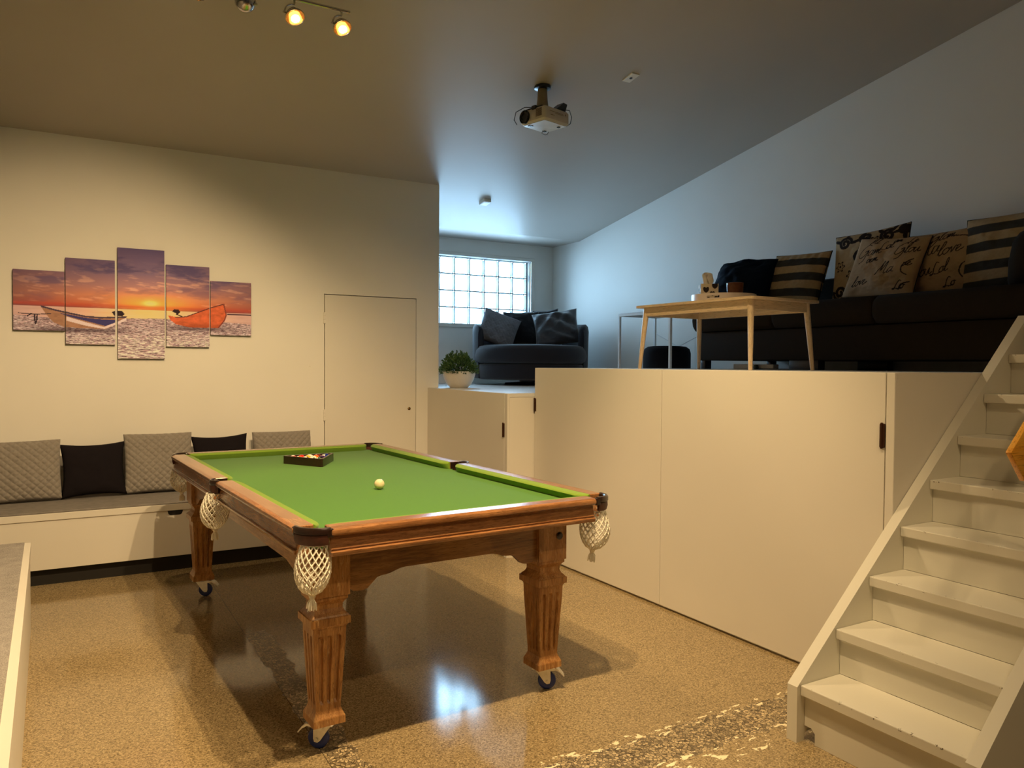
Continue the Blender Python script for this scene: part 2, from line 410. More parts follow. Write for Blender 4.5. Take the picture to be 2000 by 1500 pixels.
# ------------------------------------------------------------------ pool table (built in its own frame, then turned 2.9 degrees)
TY = 0.0503
TC = (1.575, 4.04)
OD, OM, OL = rgb(92, 60, 34), rgb(142, 98, 56), rgb(190, 144, 90)
WEAR = rgb(206, 172, 122)
OAK = [wood('oak_%s' % 'xyz'[i], OD, OM, OL, i, 1.0, .36, .35) for i in range(3)]
OAKT = [wood('oak_top_%s' % 'xyz'[i], rgb(112, 72, 42), rgb(150, 102, 62), rgb(186, 134, 88), i, 1.4, .22, .5) for i in range(3)]
OAKLEG = wood('oak_leg', rgb(112, 68, 34), rgb(164, 112, 60), rgb(204, 156, 98), 2, 1.2, .4, .25, WEAR)
BAIZE = fabric('green_baize', rgb(74, 128, 36), 1400, .25, .95, .16, .15, .3)
CUSH = fabric('cushion_baize', rgb(120, 150, 48), 1400, .25, .9, .12, .2, .2)
LEATHER = plain('pocket_leather', rgb(40, 24, 18), .28, 0, .25, 60, .1, .3)
SKIRT = plain('brown_leather', rgb(78, 42, 30), .5, 0, .2, 50, .2)
CORD = fabric('white_cord', rgb(240, 236, 222), 1500, .2, .9, .06)
STEEL = plain('zinc_steel', (.82, .80, .74), .3, .55, .08, 60)
BLUEW = plain('blue_wheel', rgb(34, 52, 120), .4, 0, .1, 30)
BLACKW = plain('dark_hub', rgb(20, 24, 48), .45)
tab = thing('pool_table', 'oak pool table with green cloth standing on blue castors', 'pool table', (TC[0] * math.cos(TY) - TC[1] * math.sin(TY), TC[0] * math.sin(TY) + TC[1] * math.cos(TY), 0), TY)
def tl(b): b.v = [(p[0] - TC[0], p[1] - TC[1], p[2]) for p in b.v]; return b
TX0, TX1, TYN, TYF, TZ = .850, 2.300, 2.668, 5.415, .905
MIDY = 4.075
# slate and cloth with the six pocket cut-outs
r1, r2 = .072, .050
def bedpoly(i):
    x0, x1, y0, y1 = TX0 + .035 + i, TX1 - .035 - i, TYN + .035 + i, TYF - .035 - i
    p = []
    p += [(x0 + r1 * math.cos(t), y0 + r1 * math.sin(t)) for t in np.linspace(PI / 2, 0, 7)]
    p += [(x1 + r1 * math.cos(t), y0 + r1 * math.sin(t)) for t in np.linspace(PI, PI / 2, 7)]
    p += [(x1 + r2 * math.cos(t), MIDY + r2 * math.sin(t)) for t in np.linspace(1.5 * PI, PI / 2, 9)]
    p += [(x1 + r1 * math.cos(t), y1 + r1 * math.sin(t)) for t in np.linspace(1.5 * PI, PI, 7)]
    p += [(x0 + r1 * math.cos(t), y1 + r1 * math.sin(t)) for t in np.linspace(0, -PI / 2, 7)]
    p += [(x0 + r2 * math.cos(t), MIDY + r2 * math.sin(t)) for t in np.linspace(PI / 2, -PI / 2, 9)]
    return p
tl(MB().prism(bedpoly(0), .820, .862)).build('bed_cloth', BAIZE, tab)
# wooden rails: one profile swept along each of the six lengths
RP = [(.020, .798), (.004, .800), (.0, .806), (.0, .8155), (.005, .8185), (.011, .819), (.011, .8225), (.008, .826), (.010, .832), (.020, .868), (.020, .874), (.004, .8755), (-.004, .881), (-.006, .890), (-.003, .898), (.006, .904), (.018, .905), (.074, .905), (.074, .862), (.06, .862), (.06, .798)]
CP = [(.072, .9045), (.084, .9045), (.100, .902), (.112, .898), (.115, .893), (.113, .888), (.104, .872), (.098, .8625), (.072, .8625)]
def railpair(side, a, b):
    """side: which edge; a..b along it"""
    def W(d, t, z):
        return {'left': (TX0 + d, t, z), 'right': (TX1 - d, t, z), 'near': (t, TYN + d, z), 'far': (t, TYF - d, z)}[side]
    ax = 1 if side in ('left', 'right') else 0
    rings = []
    for t, k in ((a, 1), (a + .004, 0), (b - .004, 0), (b, 1)):
        rings.append([W(d + (.004 if k else 0) * (1 if d < .03 else 0), t, z - (.003 if k and z > .9 else 0)) for d, z in RP])
    tl(MB().loft(rings)).build('rail', OAKT[ax], tab, 35)
    rings = []
    L = .085
    ts = [a + .004 + L * (1 - math.cos(u * PI / 2)) for u in np.linspace(0, 1, 9)]
    ts = ts + [b - (t - a) for t in reversed(ts)]
    for t in ts:
        s_ = min(t - a, b - t) / L
        k = math.sqrt(max(0, 1 - (1 - min(1, s_)) ** 2.2)) if s_ < 1 else 1
        rings.append([W(.072 + (d - .072) * max(.08, k), t, z) for d, z in CP])
    tl(MB().loft(rings)).build('cushion', CUSH, tab, 50)
CY0, CY1, MG = TYN + .098, TYF - .098, .046
CX0, CX1 = TX0 + .108, TX1 - .118
railpair('near', CX0, CX1); railpair('far', CX0, CX1)
for s_ in ('left', 'right'):
    railpair(s_, CY0, MIDY - MG); railpair(s_, MIDY + MG, CY1)
# pockets: leather collar > skirt, net, tassel
def net_mesh():
    nb = MB(); nu, nv = 16, 11
    prof = lambda v: (.047 + .019 * math.sin(min(1, v / .62) * PI / 2)) * max(0, 1 - v ** 4.5) ** .75 + .006
    def P(i, j):
        v = j / nv; r = prof(v); t = 2 * PI * i / nu
        return Vector((r * math.cos(t) + .016 * math.sin(v * 2.2), r * .92 * math.sin(t), .838 - .185 * v))
    for j in range(nv):
        sft = .5 * (j % 2)
        for i in range(nu):
            p = P(i + sft, j)
            for d in (-.5, .5):
                q = P(i + sft + d, j + 1); nb.tube([p, p.lerp(q, .5) * 1.0, q], [.0036, .0024, .0036], 5, False)
    for i in range(nu): nb.tube([P(i, 0), P(i + 1, 0)], .0032, 5, False)
    return nb.mesh('net', 60)
def tassel_mesh():
    nb = MB(); rnd = random.Random(3); c = Vector((.013, 0, .650))
    nb.lathe([(.004, .010), (.011, .006), (.013, 0), (.010, -.006), (.006, -.010)], c, 12)
    for k in range(30):
        a = rnd.uniform(0, 2 * PI); e = rnd.uniform(.2, 1)
        q = c + Vector((.020 * e * math.cos(a), .020 * e * math.sin(a), -.046 - rnd.uniform(-.006, .006)))
        m_ = c.lerp(q, .5) + Vector((.006 * math.cos(a), .006 * math.sin(a), 0))
        nb.tube([c, m_, q], [.0024, .0026, .0022], 5)
    return nb.mesh('tassel', 60)
NET, TASSEL = net_mesh(), tassel_mesh()
for me in (NET, TASSEL): me.materials.append(CORD)
def band(cx, cy, prof, a0, a1, n=18):
    return MB().loft([[(cx + r * math.cos(t), cy + r * math.sin(t), z) for r, z in prof] for t in np.linspace(a0, a1, n)])
COLLAR = [(.074, .880), (.090, .880), (.095, .885), (.095, .902), (.090, .908), (.080, .908), (.075, .903)]
SKP = [(.076, .846), (.088, .844), (.093, .862), (.092, .880), (.076, .880)]
def pocket(cx, cy, mid, half, k=1.0, tilt=0.0):
    pr = [(r * k, z) for r, z in COLLAR]
    c = tl(band(cx, cy, pr, mid - half, mid + half)).build('pocket', LEATHER, tab, 40)
    tl(band(cx, cy, [(r * k, z) for r, z in SKP], mid - half + .08, mid + half - .08)).build('skirt', SKIRT, c, 40)
    for e in (-1, 1):       # the iron feet where the collar meets the rails
        t = mid + e * half
        p = (cx + .084 * k * math.cos(t), cy + .084 * k * math.sin(t))
        tl(MB().box(p[0] - .012, p[0] + .012, p[1] - .012, p[1] + .012, .872, .9035, .004)).build('bracket', LEATHER, c)
    if k < .9:
        for e in (-1, 1):
            yy = MIDY + e * (MG - .0015); xa, xb = (cx - .026, cx + .039) if mid else (cx - .039, cx + .026)
            tl(MB().box(xa, xb, yy - .0012, yy + .0012, .822, .9035)).build('facing', LEATHER, c)
    for me, nm in ((NET, 'net'), (TASSEL, 'tassel')):
        o = bpy.data.objects.new(nm, me); COL.objects.link(o); o.parent = c
        d = .030 * k
        ox, oy = cx + d * math.cos(mid) - TC[0], cy + d * math.sin(mid) - TC[1]
        o.matrix_local = Matrix.Translation((ox, oy, .838)) @ Matrix.Rotation(mid, 4, 'Z') @ Matrix.Rotation(tilt, 4, 'Y') @ Matrix.Translation((0, 0, -.838))
        o['kind'] = 'stuff' if nm == 'net' else 'thing'
        if nm == 'tassel': del o['kind']
    return c
ci = .094
pocket(TX0 + ci, TYN + ci, 1.25 * PI, .92, 1, -.06); pocket(TX1 - ci, TYN + ci, 1.75 * PI, .92, 1, .10)
pocket(TX0 + ci, TYF - ci, .75 * PI, .92); pocket(TX1 - ci, TYF - ci, .25 * PI, .92)
pocket(TX0 + .034, MIDY, PI, 1.15, .62); pocket(TX1 - .034, MIDY, 0, 1.15, .62)
# legs
LW = .152
LP = {}
def leg(x0, y0):
    cx, cy = x0 + LW / 2, y0 + LW / 2
    fl = [-1]
    for c in (-.56, 0, .56): fl += [c - .15, c - .07, c + .07, c + .15]
    def ring(z, h, g):
        pts = []
        for f in range(4):
            ca, sa = math.cos(f * PI / 2), math.sin(f * PI / 2)
            for i, t in enumerate(fl):
                d = h - (g if (i > 0 and (i - 1) % 4 in (1, 2)) else 0)
                x, y = t * h, -d
                pts.append((cx + x * ca - y * sa, cy + x * sa + y * ca, z))
        return pts
    H = LW / 2
    prof = [(.800, H, 0), (.612, H, 0), (.610, H - .006, 0), (.598, H - .006, 0), (.590, H - .014, 0), (.578, H - .021, 0), (.562, H - .022, 0), (.548, H - .016, 0), (.538, H - .006, 0), (.532, H - .002, 0),
            (.530, H + .003, 0), (.502, H + .003, 0), (.499, H - .005, 0), (.490, H - .011, 0), (.462, H - .012, 0), (.452, H - .012, .010), (.205, H - .026, .010), (.192, H - .027, 0), (.172, H - .027, 0), (.158, H - .022, 0), (.142, H - .014, 0), (.138, H - .013, 0), (.112, H - .013, 0)]
    L = tl(MB().loft([ring(*p) for p in prof])).build('leg', OAKLEG, tab)
    return L, cx, cy
def caster(L, cx, cy, ang):
    M = Matrix.Translation((cx - TC[0], cy - TC[1], 0)) @ Matrix.Rotation(ang, 4, 'Z')
    c = MB(); c.box(-.052, .052, -.046, .046, .107, .112, .001, M)
    c.lathe([(.024, .094), (.028, .098), (.028, .107)], (0, 0, 0), 16, M)
    ex, ez = .022, .042            # axle set back from the pivot
    for s_ in (-1, 1):
        y = s_ * .019
        ring = [(-.038, .103), (.038, .103), (.036, .090), (ex + .015, ez + .002), (ex + .011, ez - .011), (ex - .002, ez - .014), (ex - .014, ez - .005)]
        c.loft([[M @ Vector((p[0], y - .0015, p[1])) for p in ring], [M @ Vector((p[0], y + .0015, p[1])) for p in ring]])
        c.lathe([(.006, -.002), (.006, .002)], (0, 0, 0), 10, M @ Matrix.Translation((ex, y + s_ * .003, ez)) @ Matrix.Rotation(PI / 2, 4, 'X'))
    c.box(-.040, .040, -.0205, .0205, .099, .104, .001, M)
    c.build('caster', STEEL, L)
    wm = M @ Matrix.Translation((ex, 0, ez)) @ Matrix.Rotation(PI / 2, 4, 'X')
    MB().lathe([(.026, -.013), (.034, -.014), (.040, -.011), (.042, -.005), (.042, .005), (.040, .011), (.034, .014), (.026, .013)], (0, 0, 0), 28, wm).build('wheel', BLUEW, L, 40)
    MB().lathe([(.004, -.012), (.027, -.012), (.027, .012), (.004, .012)], (0, 0, 0), 20, wm).build('hub', BLACKW, L, 40)
    bk = MB()
    bk.loft([[M @ Vector(p) for p in r] for r in ([(-.004, -.024, .084), (-.004, .024, .084), (-.004, .024, .094), (-.004, -.024, .094)], [(.062, -.024, .092), (.062, .024, .092), (.062, .024, .102), (.062, -.024, .102)],
             [(.080, -.026, .082), (.080, .026, .082), (.083, .026, .088), (.083, -.026, .088)], [(.098, -.024, .062), (.098, .024, .062), (.101, .024, .066), (.101, -.024, .066)])])
    bk.build('brake_lever', STEEL, L)
lx0, lx1, ly0, ly1 = .930, 1.969, 2.806, 5.122
for x, y, ang in ((lx0, ly0, 2.45), (lx1, ly0, -.45), (lx0, ly1, -.35), (lx1, ly1, -1.0)):
    L, cx, cy = leg(x, y); caster(L, cx, cy, ang - TY)
    if (x, y) == (lx1, ly0):
        MB().lathe([(0, 0), (.013, 0), (.017, .004), (.013, .009), (.006, .010), (0, .010)], (0, 0, 0), 20, Matrix.Translation((x + LW * .73 - TC[0], y - .0005 - TC[1], .722)) @ Matrix.Rotation(PI / 2, 4, 'X')).build('bolt_cover', LEATHER, L, 40)
# shaped aprons between the legs, and the frame over them
def apron(side, a, b, pos):
    n = 44; low = []
    for i in range(n + 1):
        u = i / n; s_ = min(u, 1 - u) * (b - a)
        z = .612 if s_ < .02 else None
        if s_ < .040: z = .612 + .022 * (1 - math.sqrt(max(0, 1 - ((.040 - s_) / .040) ** 2)))
        elif s_ < .065: z = .612
        elif s_ < .135: z = lerp(.612, .660, .5 - .5 * math.cos((s_ - .065) / .070 * PI))
        elif s_ < .150: z = .660
        elif s_ < .24: z = lerp(.660, .680, .5 - .5 * math.cos((s_ - .150) / .09 * PI))
        else: z = .680
        low.append((lerp(a, b, u), z))
    poly = low + [(b, .800), (a, .800)]
    tl(MB().prism(poly, pos, pos + .026, 'xz' if side == 'x' else 'yz')).build('apron', OAK[0 if side == 'x' else 1], tab)
apron('x', lx0 + LW, lx1, ly0 + .022); apron('x', lx0 + LW, lx1, ly1 + LW - .048)
apron('y', ly0 + LW, ly1, lx0 + .022); apron('y', ly0 + LW, ly1, lx1 + LW - .048)
tl(MB().box(TX0 + .13, TX1 - .13, TYN + .13, TYF - .13, .800, .819)).build('slate_frame', OAK[1], tab)
MB().lathe([(0, 0), (.007, 0), (.007, .003), (0, .003)], (0, 0, 0), 14, Matrix.Translation((1.63 - TC[0], ly0 + .0215 - TC[1], .765)) @ Matrix.Rotation(PI / 2, 4, 'X')).build('apron_lock', BRONZE, tab, 40)

def tw(x, y, z):   # table frame -> world
    return Vector((x * math.cos(TY) - y * math.sin(TY), x * math.sin(TY) + y * math.cos(TY), z))
# rack and balls
RB, BZ = .02625, .8622
rc = (1.591, 4.773)
rk = thing('ball_rack', 'dark wooden triangle rack full of balls on the green cloth', 'ball rack', tw(rc[0], rc[1], BZ), TY - .03)
RACKM = wood('dark_rack_wood', rgb(30, 10, 10), rgb(44, 16, 14), rgb(56, 24, 18), 0, 1, .3, .3)
def tri(R, r=.012):
    pts = []
    for k in range(3):
        a = -PI / 2 + k * 2 * PI / 3; c = ((R - 2 * r) * math.cos(a), (R - 2 * r) * math.sin(a))
        pts += arc(c[0], c[1], r, a - PI / 3, a + PI / 3, 5)
    return pts
ro, ri = tri(.197), tri(.173)
def side(a0, a1):
    b = MB(); idx = list(range(a0, a1 + 1)); n = len(ro)
    b.loft([[(*ro[i % n], 0), (*ro[i % n], .050), (*ri[i % n], .050), (*ri[i % n], 0)] for i in idx]); return b
for k in range(3): side(3 + 6 * k, 9 + 6 * k).build('rack_side', RACKM, rk, 40)
def ball_mat(name, col, stripe):
    m = MT(name); m.set(Roughness=.12); m.b.inputs['Coat Weight'].default_value = .5
    tc = m.node('ShaderNodeTexCoord'); sp = m.node('ShaderNodeSeparateXYZ'); m.link(tc.outputs['Object'], sp.inputs[0])
    ax = m.math('ABSOLUTE', sp.outputs['X']); spot = m.math('GREATER_THAN', ax, RB * .87)
    base = m.mix(m.math('GREATER_THAN', m.math('ABSOLUTE', sp.outputs['Z']), RB * .55), col, (.85, .82, .72)) if stripe else m.mix(0.0, col, col)
    m.color(m.mix(spot, base, (.85, .82, .72))); return m.m
def sphere(r): 
    bm = bmesh.new(); bmesh.ops.create_uvsphere(bm, u_segments=24, v_segments=14, radius=r); b = MB(); b.bm(bm); return b
BALLS = [('yellow', (232, 190, 40), 0), ('blue', (24, 44, 130), 0), ('red', (196, 36, 28), 0), ('purple', (70, 30, 96), 0), ('orange', (232, 100, 30), 0), ('green', (20, 90, 50), 0), ('maroon', (110, 24, 26), 0), ('black', (10, 10, 12), 0)]
BALLS += [(n, c, 1) for n, c, _ in BALLS[:7]]
order = [0, 10, 4, 12, 7, 8, 11, 5, 14, 2, 10 - 1, 2 + 9 + 2, 3, 1, 6]
order = [13, 5, 7, 11, 8, 3, 12, 0, 4, 9, 10, 2, 14, 6, 1]
kk = 0
for row in range(5):
    for i in range(row + 1):
        nme, c, stp = BALLS[order[kk]]
        x = (i - row / 2) * .0530; y = -.118 + row * .0459 + .004
        M = Matrix.Translation(rk.location) @ Matrix.Rotation(TY - .03, 4, 'Z')
        p = M @ Vector((x, y, RB))
        o = sphere(RB).build('pool_ball', ball_mat('ball_%s_%s' % (nme, 'stripe' if stp else 'solid'), rgb(*c), stp), None, 180)
        rnd = random.Random(kk + 40)
        o.location = p; o.rotation_euler = (rnd.uniform(0, 6), rnd.uniform(0, 6), rnd.uniform(0, 6))
        tag(o, '%s %s pool ball in the dark triangle rack' % (('white and ' + nme + ' striped') if stp else ('solid ' + nme), 'glossy') if stp else 'solid %s glossy pool ball in the dark triangle rack' % nme, 'ball', 'pool balls in the triangle rack')
        kk += 1
o = sphere(RB).build('cue_ball', plain('ivory_ball', rgb(236, 220, 176), .15, 0, .02, 20, 0, .5), None, 180)
o.location = tw(1.555, 3.632, BZ + RB); tag(o, 'plain ivory white cue ball alone on the green cloth', 'ball')
# ------------------------------------------------------------------ numpy helpers for prints
def vnoise(x, y, seed=0):
    def h(i, j):
        n = np.sin(i * 127.1 + j * 311.7 + seed * 74.7) * 43758.5453; return n - np.floor(n)
    i, j = np.floor(x), np.floor(y); a, b = x - i, y - j
    a = a * a * (3 - 2 * a); b = b * b * (3 - 2 * b)
    return (h(i, j) * (1 - a) + h(i + 1, j) * a) * (1 - b) + (h(i, j + 1) * (1 - a) + h(i + 1, j + 1) * a) * b
def fbm(x, y, o=4, seed=0):
    s, a, t = 0, .5, 0
    for k in range(o): s = s + a * vnoise(x * 2 ** k, y * 2 ** k, seed + k); t += a; a *= .55
    return s / t
def mixc(a, b, t): return a * (1 - t[..., None]) + b * t[..., None]
def lin(c): return np.array(rgb(*c))
def sstep(a, b, x): t = np.clip((x - a) / (b - a), 0, 1); return t * t * (3 - 2 * t)
def inpoly(x, z, poly):
    r = np.zeros(x.shape, bool); n = len(poly)
    for i in range(n):
        (x1, z1), (x2, z2) = poly[i], poly[(i + 1) % n]
        c = ((z1 > z) != (z2 > z)); d = (z2 - z1) if z2 != z1 else 1e-9
        r ^= c & (x < (x2 - x1) * (z - z1) / d + x1)
    return r
def segdist(x, z, pts):
    d = np.full(x.shape, 9.0)
    for (x1, z1), (x2, z2) in zip(pts[:-1], pts[1:]):
        vx, vz = x2 - x1, z2 - z1; L = vx * vx + vz * vz + 1e-12
        t = np.clip(((x - x1) * vx + (z - z1) * vz) / L, 0, 1)
        d = np.minimum(d, np.hypot(x - x1 - t * vx, z - z1 - t * vz))
    return d
def set_print(me, cols):
    a = me.color_attributes.new('print', 'FLOAT_COLOR', 'POINT')
    c = np.ones((len(me.vertices), 4), np.float32); c[:, :3] = cols; a.data.foreach_set('color', c.ravel())

# ------------------------------------------------------------------ five-piece beach picture
boatL = [(-0.167, 1.912), (-0.066, 1.884), (0.002, 1.87), (0.123, 1.845), (0.229, 1.839), (0.406, 1.851), (0.397, 1.832), (0.337, 1.789), (0.256, 1.746), (0.123, 1.752), (0.053, 1.753), (-0.016, 1.757), (-0.084, 1.79), (-0.13, 1.847)]
blueL = [(0.002, 1.852), (0.123, 1.829), (0.229, 1.821), (0.319, 1.819), (0.356, 1.815), (0.319, 1.793), (0.256, 1.771), (0.123, 1.807), (0.019, 1.833), (-.05, 1.86)]
whiteL = [(0.002, 1.834), (0.123, 1.797), (0.247, 1.764), (0.337, 1.806), (0.397, 1.838), (0.405, 1.822), (0.337, 1.786), (0.251, 1.748), (0.123, 1.770), (0.002, 1.803)]
motorL = [(0.301, 1.879), (0.329, 1.893), (0.374, 1.889), (0.388, 1.867), (0.374, 1.851), (0.319, 1.849)]
boatR = [(0.696, 1.869), (0.752, 1.858), (0.83, 1.867), (0.93, 1.91), (1.031, 1.952), (1.118, 1.98), (1.139, 1.886), (1.123, 1.841), (1.077, 1.78), (0.99, 1.78), (0.85, 1.779), (0.751, 1.802), (0.713, 1.833)]
motorR = [(0.725, 1.901), (0.742, 1.92), (0.771, 1.919), (0.786, 1.899), (0.766, 1.877), (0.757, 1.887)]
def scene_print(x, z):
    hz = 1.906
    wx = x + .05 * (fbm(x * 3, z * 6, 3, 5) - .5)
    t = np.clip((z - hz) / .47, 0, 1)
    sky = np.zeros(x.shape + (3,))
    st = [(0, (150, 62, 44)), (.06, (205, 92, 46)), (.2, (214, 128, 84)), (.38, (170, 116, 104)), (.6, (120, 92, 104)), (1, (84, 66, 88))]
    for k in range(3): sky[..., k] = np.interp(t, [s_[0] for s_ in st], [lin(s_[1])[k] for s_ in st])
    side_ = np.clip(np.abs(x - .57) / .9, 0, 1)
    sky = mixc(sky, lin((92, 60, 62)) * np.ones(3), (side_ ** 1.1) * .75)
    cl = fbm(wx * 4 + z * 3, z * 17 - x * 1.5, 5, 2); c2 = fbm(wx * 9, z * 42 + x * 3, 4, 9)
    sky = mixc(sky, lin((78, 62, 84)) * np.ones(3), sstep(.52, .72, cl) * np.clip(.15 + t, 0, .85))
    sky = mixc(sky, lin((236, 170, 128)) * np.ones(3), sstep(.55, .75, c2) * .55 * (1 - side_ * .7) * np.exp(-((t - .3) / .28) ** 2))
    g = np.exp(-(((x - .57) / .27) ** 2 + ((z - 1.955) / .055) ** 2)); g2 = np.exp(-(((x - .57) / .05) ** 2 + ((z - 1.955) / .022) ** 2))
    sky = mixc(sky, lin((255, 166, 66)) * np.ones(3), np.clip(g * .85, 0, 1)); sky = mixc(sky, lin((255, 214, 110)) * np.ones(3), g2)
    red = np.exp(-((z - 1.925) / .013) ** 2) * (.5 + .5 * c2); sky = mixc(sky, lin((176, 62, 40)) * np.ones(3), red * .7)
    sea = mixc(lin((176, 132, 118)) * np.ones(x.shape + (3,)), lin((246, 176, 96)) * np.ones(3), np.exp(-((x - .57) / .42) ** 2))
    sea = mixc(sea, lin((230, 190, 160)) * np.ones(3), .35 * fbm(x * 8, z * 70, 3, 4))
    shore = np.interp(x, [-.33, -.016, .411, .674, 1.133, 1.33], [1.838, 1.815, 1.834, 1.842, 1.828, 1.815]) + .006 * (fbm(x * 12, z * 3, 3, 8) - .5)
    dep = np.clip((shore - z) / .32, 0, 1); sc = 60 - 34 * dep
    f = np.abs(fbm(x * sc * .5, z * sc * 1.3, 4, 13) - .5) * 2; f2 = fbm(x * sc, z * sc * 2.2, 3, 21)
    sand = mixc(lin((92, 66, 66)) * np.ones(x.shape + (3,)), lin((196, 158, 146)) * np.ones(3), sstep(.05, .45, f) * .75 + .25 * f2)
    sand = mixc(sand, lin((250, 226, 206)) * np.ones(3), sstep(.42, .72, f2) * (.25 + dep) * .8)
    c = np.where((z > hz)[..., None], sky, np.where((z > shore)[..., None], sea, sand))
    isl = (np.abs(z - (hz - .012)) < .004) & (x > 1.14); c[isl] = lin((66, 40, 44))
    for cx, cz, rx, rz in ((.10, 1.735, .34, .022), (.93, 1.768, .26, .02)):
        sh = np.exp(-(((x - cx) / rx) ** 4 + ((z - cz) / rz) ** 2)); c = mixc(c, lin((58, 38, 44)) * np.ones(3), sh * .75)
    n = fbm(x * 30, z * 60, 3, 31)[..., None]
    c[inpoly(x, z, boatL)] = (lin((150, 104, 74)) * (.75 + .5 * n))[inpoly(x, z, boatL)]
    top = inpoly(x, z, boatL) & (segdist(x, z, boatL[:6]) < .012); c[top] = lin((66, 50, 58))
    c[inpoly(x, z, blueL)] = lin((58, 50, 84)); c[inpoly(x, z, whiteL)] = lin((206, 176, 158)); c[inpoly(x, z, motorL)] = lin((40, 26, 30))
    mR = inpoly(x, z, boatR); c[mR] = (lin((196, 88, 48)) * (.65 + .6 * n) * (1 - .35 * np.clip((1.83 - z) / .05, 0, 1))[..., None])[mR]
    ed = mR & (segdist(x, z, boatR[1:6]) < .007); c[ed] = lin((84, 40, 34)); ed = mR & (segdist(x, z, boatR[5:9]) < .010); c[ed] = lin((120, 54, 40))
    c[inpoly(x, z, motorR)] = lin((44, 26, 26)); c[segdist(x, z, [(.757, 1.88), (.80, 1.862)]) < .004] = lin((50, 30, 30))
    an = segdist(x, z, [(-.30, 1.85), (-.225, 1.846), (-.176, 1.845), (-.10, 1.852)]); c[an < .003] = lin((60, 42, 44))
    an = segdist(x, z, [(-.245, 1.83), (-.225, 1.846), (-.20, 1.843), (-.20, 1.80), (-.195, 1.775), (-.188, 1.80), (-.185, 1.842)]); c[an < .0045] = lin((46, 32, 36))
    return c
CANVAS = vcol('canvas_print', .75, .25, 1500, .25)
CEDGE = plain('canvas_edge', rgb(52, 36, 42), .8)
for x0, x1, z0, z1, lab in ((-.333, -.010, 1.727, 2.166, 'leftmost small square canvas with boat bow and anchor on the beach'), (-.004, .324, 1.630, 2.272, 'second canvas from left with the blue and white boat hull'),
                            (.342, .671, 1.5255, 2.3755, 'tallest middle canvas with the setting sun and rippled sand'), (.683, 1.004, 1.623, 2.268, 'fourth canvas from left with the orange boat and its motor'), (1.013, 1.330, 1.723, 2.160, 'rightmost small square canvas with orange boat bow and far shore')):
    yb = YB - .028; stp = .0034
    nx, nz = int((x1 - x0) / stp), int((z1 - z0) / stp)
    gx, gz = np.meshgrid(np.linspace(x0, x1, nx + 1), np.linspace(z0, z1, nz + 1))
    cx, cz = (x0 + x1) / 2, (z0 + z1) / 2
    vs = np.stack([gx - cx, np.zeros_like(gx), gz - cz], -1).reshape(-1, 3)
    ii = (np.arange(nz)[:, None] * (nx + 1) + np.arange(nx)[None, :]).ravel()
    fs = np.stack([ii, ii + 1, ii + nx + 2, ii + nx + 1], -1)
    me = bpy.data.meshes.new('canvas_print'); me.from_pydata(vs.tolist(), [], fs.tolist()); set_print(me, np.clip(scene_print(gx, gz) * np.array((1.45, 1.75, 2.6)), 0, .9).reshape(-1, 3))
    me.materials.append(CANVAS)
    root = thing('canvas_picture', lab, 'picture', (cx, yb, cz), 0, 'five-piece beach picture')
    o = bpy.data.objects.new('print', me); COL.objects.link(o); o.parent = root
    w2, h2 = (x1 - x0) / 2, (z1 - z0) / 2
    MB().box(-w2, w2, .0006, .0275, -h2, h2, .0005).build('stretcher', CEDGE, root)

# ------------------------------------------------------------------ benches
PADM = fabric('charcoal_felt', rgb(134, 129, 126), 420, .6, .95, .4, .15)
LPADM = fabric('grey_carpet_pad', rgb(160, 155, 152), 240, .8, .95, .45, .15)
bt = thing('storage_bench', 'long white storage bench with grey felt seat along the picture wall', 'bench', (.55, 6.3, 0))
bo = (.55, 6.3, 0)
rel(MB().box(XL + .001, 1.88, 5.945, YB - .002, .441, .487, .003), bo).build('lid', JOIN, bt)
rel(MB().box(XL + .001, 1.87, 5.953, 5.975, .112, .440, .002), bo).build('front_panel', JOIN, bt)
rel(MB().box(XL + .001, 1.87, 5.975, YB - .002, .113, .430), bo).build('carcass', JOIN, bt)
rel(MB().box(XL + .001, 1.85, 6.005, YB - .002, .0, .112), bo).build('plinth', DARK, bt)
rel(MB().box(XL + .001, 1.87, 5.950, YB - .003, .4875, .500, .004), bo).build('seat_pad', PADM, bt)
rel(MB().prism([(.615, .4395), (.622, .416), (.634, .407), (.700, .407), (.711, .416), (.718, .4395)], 5.9515, 5.958, 'xz'), bo).build('finger_slot', DARK, bt)  # near-black sheet stands in for the shade inside the slot
lb = thing('side_bench', 'white bench with pale grey carpet seat at the left edge', 'bench', (-.4, 2.5, 0))
lo_ = (-.4, 2.5, 0)
def lbx(y): return -.0935 - .0169 * y
rel(MB().prism([(XL + .001, -1.2), (lbx(-1.2) - .004, -1.2), (lbx(5.02) - .004, 5.02), (XL + .001, 5.02)], 0, .452), lo_).build('carcass', JOIN, lb)
rel(MB().prism([(XL + .001, -1.2), (lbx(-1.2), -1.2), (lbx(5.03), 5.03), (XL + .001, 5.03)], .4525, .490), lo_).build('lid', JOIN, lb)
rel(MB().prism([(XL + .001, -1.19), (lbx(-1.2) - .030, -1.19), (lbx(5.02) - .030, 5.015), (XL + .001, 5.015)], .4902, .497), lo_).build('seat_pad', LPADM, lb)

